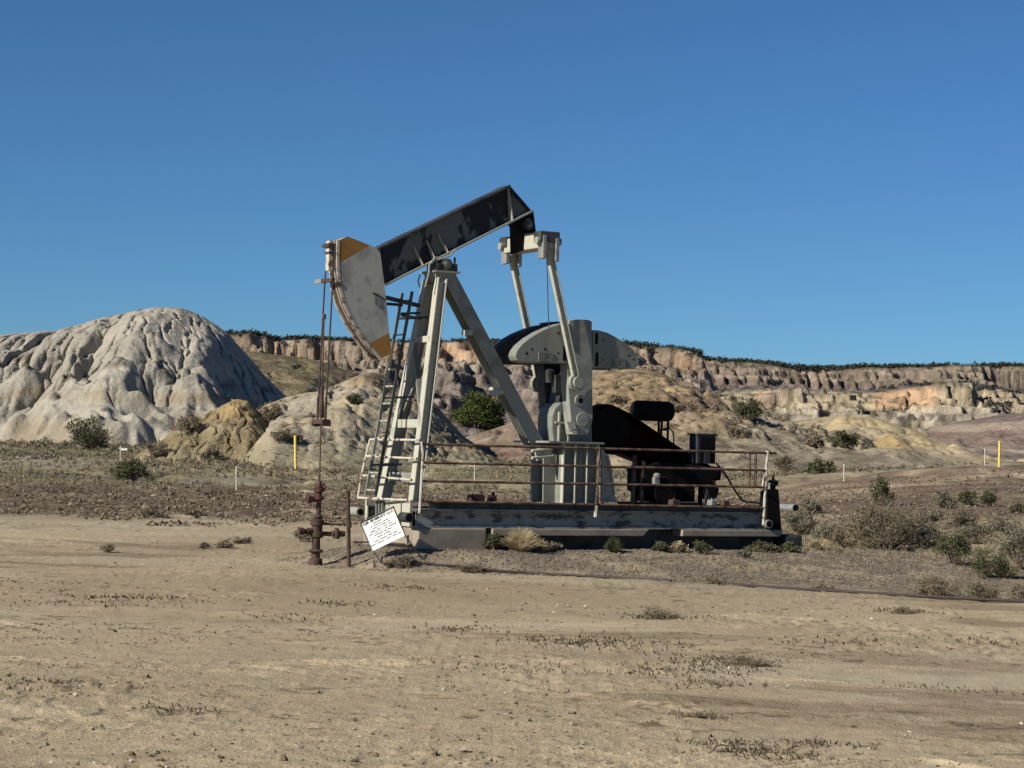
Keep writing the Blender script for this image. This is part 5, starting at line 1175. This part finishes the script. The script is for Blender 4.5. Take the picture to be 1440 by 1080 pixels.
bush('juniper_tree', 'round dark green juniper behind the beam, between the pump jack legs', 'tree', 674, 603, 72, 54, 'juniper', kind='tree', dens=1.5)
PL = [
 ('shrub', 'widest dead looking grey brown bush right of the pump jack', 'shrub', 1243, 776, 128, 92, 'deadbush', 'dry', 2.6),
 ('shrub', 'upright green bush rising behind the widest dead grey bush', 'shrub', 1238, 712, 34, 50, 'greenbush', 'leaf', 1.0),
 ('shrub', 'low dead bush spreading left of the widest dead grey bush', 'shrub', 1190, 773, 66, 44, 'deadbush', 'dry', 1.2),
 ('sagebrush', 'grey green sagebrush touching the right side of the widest dead bush', 'shrub', 1308, 776, 54, 44, 'sage', 'sage', 1.2),
 ('sagebrush', 'dense dark grey green sagebrush in front of the right hand thicket', 'shrub', 1343, 795, 62, 56, 'greenbush', 'sage', 1.3),
 ('sagebrush', 'tall grey green sagebrush cut by the right side of the photo', 'shrub', 1432, 800, 66, 72, 'sage', 'sage', 1.4),
 ('sagebrush', 'green leafy bush beside the yellow grass clump at far right', 'shrub', 1388, 812, 56, 50, 'greenbush', 'leaf', 1.0),
 ('sagebrush', 'small blue green sagebrush above the right hand thicket, upper of two', 'shrub', 1362, 712, 34, 30, 'greenbush', 'sage', .9),
 ('sagebrush', 'small sagebrush just right of the small blue green sagebrush', 'shrub', 1392, 712, 28, 24, 'greenbush', 'sage', .9),
 ('sagebrush', 'small round sagebrush left of the small blue green sagebrush', 'shrub', 1328, 715, 40, 20, 'sage', 'sage', .9),
 ('sagebrush', 'lone dark sagebrush near the right side on pale ground', 'shrub', 1430, 722, 24, 16, 'greenbush', 'sage', .8),
 ('sagebrush', 'grey sagebrush just right of the black tapered exhaust box', 'shrub', 1124, 752, 44, 42, 'sage', 'sage', 1.2),
 ('sagebrush', 'small sagebrush beside the grey culvert pipe', 'shrub', 1141, 722, 30, 22, 'sage', 'sage', .9),
 ('sagebrush', 'pale sagebrush on bare ground between culvert and dead bush', 'shrub', 1158, 762, 34, 22, 'sage', 'sage', .9),
 ('sagebrush', 'middle sagebrush of the thicket behind the dense dark one', 'shrub', 1372, 764, 50, 36, 'sage', 'sage', 1.0),
 ('sagebrush', 'grey sagebrush behind the tall one cut by the photo side', 'shrub', 1412, 752, 52, 32, 'sage', 'sage', 1.0),
 ('sagebrush', 'low grey sagebrush on pale ground above the thicket', 'shrub', 1312, 738, 46, 18, 'sage', 'sage', .9),
 ('sagebrush', 'grey sagebrush in the gap right of the widest dead bush, low', 'shrub', 1282, 750, 60, 30, 'sage', 'sage', 1.1),
 ('sagebrush', 'pale grey sagebrush midway between the thicket and the small pair above', 'shrub', 1350, 742, 58, 28, 'deadbush', 'dry', 1.1),
 ('dry_weed', 'wide low brown weed behind the long dark pipe at right', 'weed', 1318, 838, 78, 24, 'drybush', 'dry', 1.2),
 ('dry_weed', 'second low brown weed behind the pipe, nearer the right side', 'weed', 1382, 843, 64, 20, 'sage', 'dry', 1.1),
 ('dry_weed', 'brown weed at the right side of the photo above the pipe end', 'weed', 1434, 846, 34, 30, 'drybush', 'dry', 1.1),
 ('dry_weed', 'small dark brown weed lying in front of the pipe at right', 'weed', 1273, 864, 40, 5, 'litter', 'dry', .6),
 ('dry_weed', 'small reddish weed on the long pipe near its middle', 'weed', 1156, 830, 40, 5, 'litter', 'dry', .6),
 ('grass_clump', 'yellow dry grass clump beside the right end of the foundation', 'grass', 1154, 774, 46, 18, 'drygrass', 'grass', 1.2),
 ('grass_clump', 'yellow dry grass clump at the foot of the far right thicket', 'grass', 1414, 812, 44, 28, 'drygrass', 'grass', 1.2),
 ('grass_clump', 'large straw coloured grass tuft against the concrete ledge', 'grass', 733, 775, 62, 34, 'drygrass', 'grass', 1.8),
 ('grass_clump', 'smaller straw tuft leaning right of the large straw tuft', 'grass', 760, 775, 30, 18, 'drygrass', 'grass', 1.2),
 ('green_weed', 'green weed left of the large straw tuft at the ledge', 'weed', 693, 774, 24, 26, 'greenbush', 'leaf', .8),
 ('green_weed', 'small green weed just right of the straw tufts', 'weed', 779, 775, 18, 13, 'sage', 'leaf', .7),
 ('green_weed', 'spiky green weed below the middle railing post', 'weed', 863, 777, 27, 24, 'greenbush', 'grass', 1.6),
 ('green_weed', 'green weed below the gap in the concrete ledge', 'weed', 928, 776, 26, 15, 'greenbush', 'leaf', .8),
 ('dry_weed', 'tangle of dry stalks below the gap in the ledge', 'weed', 955, 776, 34, 13, 'drygrass', 'dry', .9),
 ('green_weed', 'bushy green weed below the engine at the ledge', 'weed', 988, 778, 28, 16, 'greenbush', 'leaf', .8),
 ('green_weed', 'low wide green weed below the right end of the skid', 'weed', 1068, 776, 60, 10, 'greenbush', 'leaf', 1.0),
 ('green_weed', 'green weed at the right corner of the foundation', 'weed', 1108, 777, 30, 12, 'greenbush', 'leaf', .9),
 ('green_weed', 'tiny grey weed on gravel in front of the engine', 'weed', 1046, 784, 22, 8, 'sage', 'leaf', .7),
 ('dry_weed', 'dry weed between the legs of the white sign', 'weed', 572, 796, 44, 14, 'sage', 'dry', 1.0),
 ('dry_weed', 'small dry weed at the left foot of the white sign', 'weed', 548, 797, 22, 12, 'drybush', 'dry', .8),
 ('dry_weed', 'low brown weed on the dark pipe right of the sign', 'weed', 663, 804, 44, 6, 'litter', 'dry', .8),
 ('dry_weed', 'brown weed where the long dark pipe begins', 'weed', 1004, 822, 34, 9, 'drybush', 'dry', .6),
 ('dry_weed', 'small brown tuft alone on the dirt at the left', 'weed', 152, 776, 22, 12, 'drybush', 'dry', .7),
 ('dry_weed', 'wide brown weed on the rubble bank at the left', 'weed', 210, 728, 46, 14, 'drybush', 'dry', 1.0),
 ('dry_weed', 'smaller brown weed right of the wide weed on the rubble bank', 'weed', 270, 726, 34, 9, 'drybush', 'dry', .8),
 ('dry_weed', 'brown tuft left of the wellhead, leftmost of the row', 'weed', 288, 772, 22, 11, 'drybush', 'dry', .7),
 ('dry_weed', 'brown tuft left of the wellhead, largest of the row', 'weed', 316, 772, 30, 15, 'drybush', 'dry', .8),
 ('dry_weed', 'brown tuft left of the wellhead, with a pointed top', 'weed', 341, 765, 26, 12, 'drybush', 'dry', .7),
 ('dry_weed', 'dry weed directly behind the wellhead outlet pipe', 'weed', 424, 761, 30, 18, 'drybush', 'dry', .9),
 ('dry_weed', 'dark dry patch on the dirt right of centre', 'weed', 930, 871, 66, 5, 'litter', 'dry', .5),
 ('dry_weed', 'dark dry sprig flat on the near dirt, right of centre', 'weed', 987, 1010, 38, 6, 'litter', 'dry', .4),
 ('dry_weed', 'dark dry patch on the near dirt at lower right', 'weed', 1052, 936, 72, 5, 'litter', 'dry', .5),
 ('shrub', 'large green shrub at the foot of the white hill', 'shrub', 124, 633, 66, 46, 'greenbush', 'leaf', 1.5),
 ('shrub', 'green shrub right of the white bent stake', 'shrub', 188, 678, 52, 38, 'greenbush', 'leaf', 1.3),
 ('shrub', 'dark dry brush on the left flank of the yellow mound', 'shrub', 268, 606, 46, 28, 'drybush', 'dry', 1.0),
 ('shrub', 'dark dry brush on the right flank of the yellow mound, upper', 'shrub', 382, 592, 50, 28, 'drybush', 'dry', 1.0),
 ('shrub', 'dark dry brush on the right flank of the yellow mound, lower', 'shrub', 396, 622, 34, 24, 'drybush', 'dry', 1.0),
 ('shrub', 'small dark shrub at the left foot of the yellow mound', 'shrub', 222, 641, 44, 22, 'drybush', 'dry', 1.0),
 ('shrub', 'small grey shrub low on the face of the yellow mound', 'shrub', 296, 648, 28, 18, 'sage', 'leaf', .9),
 ('shrub', 'dark shrub on the pale slope above the yellow post', 'shrub', 417, 620, 26, 9, 'drybush', 'dry', .9),
 ('shrub', 'small dark shrub high on the pale hill left of the ladder', 'shrub', 500, 566, 24, 14, 'greenbush', 'leaf', .8),
 ('shrub', 'dark green shrub on the golden hill right of the drum', 'shrub', 1050, 588, 44, 28, 'greenbush', 'leaf', 1.2),
 ('shrub', 'green shrub on the yellow dune', 'shrub', 1190, 628, 44, 24, 'greenbush', 'leaf', 1.2),
 ('shrub', 'small round shrub left of the green shrub on the yellow dune', 'shrub', 1146, 628, 24, 15, 'drybush', 'leaf', .9),
 ('shrub', 'bright green low shrub behind the right end of the railing', 'shrub', 1153, 666, 42, 20, 'greenbush', 'leaf', 1.1),
 ('shrub', 'grey shrub between the railing end and the bright green low shrub', 'shrub', 1100, 662, 30, 22, 'drybush', 'leaf', .9),
 ('shrub', 'round dark shrub on the golden hill behind the control cabinet', 'shrub', 1038, 616, 36, 18, 'drybush', 'leaf', .9),
 ('shrub', 'brown shrub on the golden hill left of the drum', 'shrub', 872, 566, 26, 10, 'drybush', 'leaf', .8),
 ('shrub', 'dark shrub on the golden hill just right of the drum', 'shrub', 955, 580, 26, 12, 'drybush', 'leaf', .8),
]
for nm, lab, cat, px, pyb, w, h, mt, kd, dn in PL: bush(nm, lab, cat, px, pyb, w, h, mt, kind=kd, dens=dn, stem='drybush' if kd == 'dry' else 'bark')

# ---- stuff: scrub over the middle distance
def scatter_pts(n, px0, px1, d0, d1, r, pw=1.0):
    px = r.uniform(px0, px1, n); D = d0 * (d1 / d0) ** (r.random(n) ** pw)
    return (px - CX) / F * D, D
def clumps(name, X, Y, size, mat, n_leaf, r, label, flat=.6, trunk=False, lw=.3, up=.3):
    n = len(X); Z = surf(X, Y); C_ = np.stack([X, Y, Z], 1); S_ = size[:, None]
    idx = np.repeat(np.arange(n), n_leaf); m = len(idx)
    d = rnd_dirs(m, r); d[:, 2] = np.abs(d[:, 2]); rad = r.uniform(.35, 1, m)[:, None]
    lobes = 1 + .35 * np.sin(idx * 1.7 + np.arctan2(d[:, 1], d[:, 0]) * 3)[:, None]
    P = C_[idx] + d * rad * lobes * S_[idx] * np.array([1, 1, flat * 1.5])
    dr = d + r.normal(size=(m, 3)) * .7; dr /= np.linalg.norm(dr, axis=1)[:, None]
    L = S_[idx][:, 0] * r.uniform(.3, .75, m); V, Q = leaf_mesh(P - dr * L[:, None] * .4, dr, L, L * lw, r)
    o = raw_mesh(name, V, Q, mat, smooth=False, kind='stuff', label=label); return o
r = np.random.default_rng(21)
X1, D1 = scatter_pts(9000, -40, 1080, 84, 175, r, 1.3); X2, D2 = scatter_pts(3000, 900, 1500, 112, 260, r); X3, D3 = scatter_pts(1500, 1090, 1500, 40, 58, r)
Xa = np.concatenate([X1, X2, X3]); Da = np.concatenate([D1, D2, D3]); dn = fbm(Xa, Da, 12, 3, 200) + r.uniform(-.35, .35, len(Xa)); k = dn > -.02
k &= ((surf(Xa, Da) - Gf(Xa, Da)) < .35) | (r.random(len(Xa)) < .14)
Xa, Da = Xa[k], Da[k]; half = r.random(len(Xa)) < .45
sz = r.uniform(.08, .26, len(Xa)) * np.clip(Da / 110, .4, 1.5)
clumps('scrub', Xa[half], Da[half], sz[half], 'sage', 24, r, 'low grey green desert scrub scattered over the flats')
clumps('dry_scrub', Xa[~half], Da[~half], sz[~half], 'drybush', 24, r, 'low dry brown desert scrub scattered over the flats')
X1, D1 = scatter_pts(1300, 740, 1300, 150, 235, r); X2, D2 = scatter_pts(60, 380, 640, 120, 165, r); X3, D3 = scatter_pts(20, 0, 330, 165, 175, r)
Xa = np.concatenate([X1, X2, X3]); Da = np.concatenate([D1, D2, D3]); k = fbm(Xa, Da, 15, 3, 210) + r.uniform(-.3, .3, len(Xa)) > .0; Xa, Da = Xa[k], Da[k]
clumps('slope_scrub', Xa, Da, r.uniform(.12, .5, len(Xa)), 'drybush', 30, r, 'sparse dark scrub on the clay slopes')
# brush on the far bluffs and talus
X1, D1 = scatter_pts(2600, 980, 1500, 570, 790, r); X2, D2 = scatter_pts(1700, 240, 1010, 780, 1080, r); X3, D3 = scatter_pts(700, 900, 1500, 1150, 1490, r)
Xa = np.concatenate([X1, X2, X3]); Da = np.concatenate([D1, D2, D3]); k = fbm(Xa, Da, 50, 3, 220) + r.uniform(-.25, .25, len(Xa)) > .08; Xa, Da = Xa[k], Da[k]
clumps('far_brush', Xa, Da, r.uniform(.6, 1.7, len(Xa)), 'wood_far', 16, r, 'dark junipers dotted over the far bluffs', lw=.45)
# juniper wood on the mesa rims
for nm, Dm, px0, px1, n, lab in (('juniper_wood', 1052, 230, 985, 3000, 'dark juniper wood along the nearer mesa rim'), ('far_juniper_wood', 1502, 960, 1560, 3600, 'dark juniper wood along the farther mesa rim')):
    px = r.uniform(px0, px1, n); D = Dm + (r.uniform(-56, 4, n) if Dm < 1200 else r.uniform(-8, 40, n)); X = (px - CX) / F * D; on = surf(X, D) > surf(X * (Dm + 3) / D, np.full(n, Dm + 3.0)) - 2.2
    dens = fbm(X, D, 24, 3, 230); k = (dens + r.uniform(-.2, .3, n) > -.2) & on
    clumps(nm, X[k], D[k], (1.0 + 1.0 * np.clip(dens[k] + .5, 0, 1) + r.uniform(0, .8, k.sum())) * Dm / 1250, 'wood_far', 22, r, lab, flat=.75, lw=.45)

# ---- stones and clods
def stones(name, X, Y, size, mat, r, label, sink=.3, cols=None, lift=None):
    base = np.array([[1, 0, 0], [-1, 0, 0], [0, 1, 0], [0, -1, 0], [0, 0, 1], [0, 0, -1]], float)
    Q = np.array([[0, 2, 4], [2, 1, 4], [1, 3, 4], [3, 0, 4], [2, 0, 5], [1, 2, 5], [3, 1, 5], [0, 3, 5]])
    n = len(X); Z = Gf(X, Y) if lift is None else Gf(X, Y) + lift
    V = base[None] * r.uniform(.55, 1.15, (n, 6, 1)) + r.normal(size=(n, 6, 3)) * .18
    V[..., 2] *= r.uniform(.45, .9, (n, 1)); a = r.random(n) * 6.28; c, s = np.cos(a)[:, None], np.sin(a)[:, None]
    V = np.stack([V[..., 0] * c - V[..., 1] * s, V[..., 0] * s + V[..., 1] * c, V[..., 2]], -1) * size[:, None, None]
    V += np.stack([X, Y, Z + size * (.5 - sink)], 1)[:, None]
    F_ = (Q[None] + np.arange(n)[:, None, None] * 6).reshape(-1, 3)
    C = np.repeat(cols, 6, 0)
    return raw_mesh(name, V.reshape(-1, 3), F_, mat, C, smooth=False, kind='stuff', label=label, nside=3)
def rel_at(x, y): return relief(x, y, np.hypot(x, y))
def colmix(n, r, cs):
    cs = np.array(cs); return cs[r.integers(0, len(cs), n)] * r.uniform(.8, 1.2, (n, 1))
n = 60000; X = r.uniform(-9, 11, n); Y = r.uniform(30, 42, n)
u = (X - O[0]) * A[0] + (Y - O[1]) * A[1]; v = (X - O[0]) * Bv[0] + (Y - O[1]) * Bv[1]; d = np.hypot(np.maximum(np.maximum(-u, u - LEN), 0), np.maximum(np.maximum(-v, v - WID), 0))
k = (d > .02) & (d / np.where(v < 0, 1.0 + .62 * np.clip(u, 0, 12), 1.5) + .35 * fbm(X, Y, .9, 3, 77) < r.uniform(.3, 1.25, n)); X, Y, d = X[k], Y[k], d[k]
X, Y, d = X[:26000], Y[:26000], d[:26000]
stones('gravel', X, Y, r.uniform(.008, .026, len(X)), 'ground', r, 'grey brown gravel round the foundation', cols=colmix(len(X), r, [(.27, .23, .18), (.21, .175, .135), (.33, .285, .23), (.17, .135, .105), (.25, .20, .15)]), lift=rel_at(X, Y) * sst(.02, .3, d) + .006)
n = 46000; D = r.uniform(50, 84, n); px = r.uniform(-60, 1120, n); k = fbm(px / 30, D, 3, 3, 240) + r.uniform(-.5, .5, n) + sst(52, 60, D) > .55; px, D = px[k], D[k]; X = (px - CX) / F * D
stones('rubble', X, D, np.minimum(r.exponential(.020, len(X)) + .014, .13), 'ground', r, 'brown broken rubble along the low bank', cols=colmix(len(X), r, [(.155, .118, .084), (.12, .092, .066), (.20, .16, .115), (.27, .225, .17)]), lift=.03)
n = 9000; D = r.uniform(54, 96, n); px = r.uniform(1040, 1500, n); X = (px - CX) / F * D
stones('red_rubble', X, D, np.minimum(r.exponential(.018, n) + .014, .10), 'ground', r, 'reddish brown stones on the right bank', cols=colmix(n, r, [(.20, .152, .112), (.155, .118, .088), (.26, .21, .16)]), lift=.03)
n = 14000; D = 12 * (44 / 12) ** r.random(n); px = r.uniform(-60, 1500, n); X = (px - CX) / F * D; kk = np.clip(fbm(X, D, 2.2, 3, 250) * 2 + .35, .04, 1) > r.random(n); X, D = X[kk], D[kk]
stones('dirt_clods', X, D, np.minimum(r.exponential(.0055, len(X)) + .004, .04), 'ground', r, 'small clods and pebbles lying on the packed dirt', cols=colmix(len(X), r, [(.30, .25, .17), (.20, .155, .10), (.38, .33, .25), (.16, .12, .08), (.25, .2, .13), (.17, .13, .085), (.30, .25, .17), (.60, .56, .48)]), lift=rel_at(X, D))
# bits of straw and twig blown over the pad
n = 22000; D = 12 * (36 / 12) ** r.random(n); px = r.uniform(-60, 1500, n); X = (px - CX) / F * D; kk = np.clip(fbm(X * .5, D, 1.6, 3, 260) * 4 - .9, .025, 1) * np.clip(fbm(X, D, .35, 2, 261) * 3 + .2, .05, 1) > r.random(n); X, D = X[kk], D[kk]
Z = Gf(X, D) + rel_at(X, D) + .004; P = np.stack([X, D, Z], 1); a = r.random(len(X)) * 6.28; Ld = r.uniform(.008, .03, len(X)) * D / 16
E = P + np.stack([np.cos(a) * Ld, np.sin(a) * Ld, r.uniform(0, .02, len(X))], 1); tw = D * .00022 * r.uniform(.6, 1.5, len(X)); V, Q = sticks(P, E, tw, tw * .5); raw_mesh('twig_litter', V, Q, 'litter', smooth=False, kind='stuff', label='dark twigs and dry stalks littering the packed dirt')
# flat dark patches of dead weed on the dirt
PX, PY, PR = [], [], []
for px, py, n_, sx, sy in ((1010, 935, 420, .34, .5), (930, 871, 260, .32, .3), (640, 886, 150, .3, .4), (1060, 1062, 260, .26, .16), (790, 905, 220, .5, .4), (870, 905, 260, .6, .5), (565, 829, 130, .4, .5), (190, 842, 240, .6, .5), (475, 849, 120, .3, .4), (983, 1009, 160, .12, .10), (1090, 1070, 90, .2, .1), (930, 948, 260, .5, .4), (1000, 965, 140, .3, .2), (1150, 1050, 120, .25, .12), (1040, 1050, 160, .3, .14), (1275, 862, 160, .3, .25), (1340, 970, 110, .4, .3), (1150, 905, 90, .5, .3), (250, 1000, 90, .25, .15), (120, 850, 120, .7, .4), (420, 870, 70, .4, .3), (690, 940, 90, .5, .3), (60, 965, 150, .4, .25), (1380, 905, 90, .5, .3)):
    n_ = int(n_ * .65); sx *= .8; sy *= .8; c_ = hit(px, py); PX.append(c_[0] + r.normal(size=n_) * sx); PY.append(c_[1] + r.normal(size=n_) * sy)
X = np.concatenate(PX); D = np.concatenate(PY); Z = Gf(X, D) + rel_at(X, D) + .004; a = r.random(len(X)) * 6.28; Ld = r.uniform(.008, .028, len(X))
P = np.stack([X, D, Z], 1); E = P + np.stack([np.cos(a) * Ld, np.sin(a) * Ld, r.uniform(0, .035, len(X))], 1); tw = D * .00034 * r.uniform(.5, 1.6, len(X))
V, Q = sticks(P, E, tw, tw * .6); raw_mesh('dead_weed_mat', V, Q, 'litter', smooth=False, kind='stuff', label='flat dark mats of dead weed on the packed dirt')
# pale dry grass over the right hand flat and the left flats
def grass_stuff(name, X, Y, size, mat, nb, label):
    Z = surf(X, Y); idx = np.repeat(np.arange(len(X)), nb); m = len(idx); a = r.random(m) * 6.28; q = r.random(m) * .7
    P0 = np.stack([X[idx] + r.normal(size=m) * size[idx] * .3, Y[idx] + r.normal(size=m) * size[idx] * .3, Z[idx] - .01], 1)
    E = P0 + np.stack([np.cos(a) * q, np.sin(a) * q, 1.1 - q * .8], 1) * (size[idx] * r.uniform(.5, 1.1, m))[:, None]
    w = Y[idx] * .00016 * r.uniform(.7, 1.6, m); V, Q = sticks(P0, E, w, w * .3); return raw_mesh(name, V, Q, mat, smooth=False, kind='stuff', label=label)
X1, D1 = scatter_pts(3600, 1095, 1500, 38, 64, r); k = fbm(X1, D1, 2.6, 3, 301) + r.uniform(-.3, .3, len(X1)) > -.05
grass_stuff('dry_grass', X1[k], D1[k], r.uniform(.06, .17, k.sum()), 'straw', 14, 'pale dry grass between the sagebrush on the right hand flat')
X1, D1 = scatter_pts(5500, -40, 1100, 85, 150, r, 1.2); k = fbm(X1, D1, 7, 3, 302) + r.uniform(-.3, .3, len(X1)) > .0
k &= ((surf(X1, D1) - Gf(X1, D1)) < .35) | (r.random(len(X1)) < .2)
grass_stuff('pale_grass', X1[k], D1[k], r.uniform(.10, .28, k.sum()), 'straw', 10, 'thin pale grass over the flats behind the rubble bank')
print('plants', time.time() - T0)
# ================================================================== LIGHT
EL = math.radians(32); S_AZ = math.radians(-144.5)      # sun: left of the camera and behind it
sdir = np.array([math.cos(S_AZ) * math.cos(EL), math.sin(S_AZ) * math.cos(EL), math.sin(EL)])
sl = bpy.data.lights.new('sun', 'SUN'); sl.energy = 5.0; sl.angle = math.radians(.53); sl.color = (1.0, .93, .82)
so = bpy.data.objects.new('sun', sl); COL.objects.link(so)
so.rotation_euler = Vector(sdir).to_track_quat('Z', 'Y').to_euler()
wd_ = bpy.data.worlds.new("World"); scene.world = wd_; wd_.use_nodes = True
nt = wd_.node_tree; bgn = nt.nodes['Background']
sk_ = nt.nodes.new('ShaderNodeTexSky'); sk_.sky_type = 'NISHITA'; sk_.sun_disc = False
sk_.sun_elevation = EL; sk_.sun_rotation = math.atan2(sdir[0], sdir[1]); sk_.altitude = 2000; sk_.air_density = 1.0; sk_.dust_density = .35; sk_.ozone_density = 2.2
tn_ = nt.nodes.new('ShaderNodeMix'); tn_.data_type = 'RGBA'; tn_.blend_type = 'MULTIPLY'; tn_.inputs[0].default_value = 1; tn_.inputs[7].default_value = (.46, .80, 1.13, 1)
nt.links.new(sk_.outputs[0], tn_.inputs[6]); nt.links.new(tn_.outputs[2], bgn.inputs[0]); bgn.inputs[1].default_value = .05
scene.view_settings.view_transform = 'Standard'; scene.view_settings.look = 'None'; scene.view_settings.gamma = 1
scene.view_settings.exposure = 0.5
scene.cycles.max_bounces = 6
print('script', time.time() - T0)
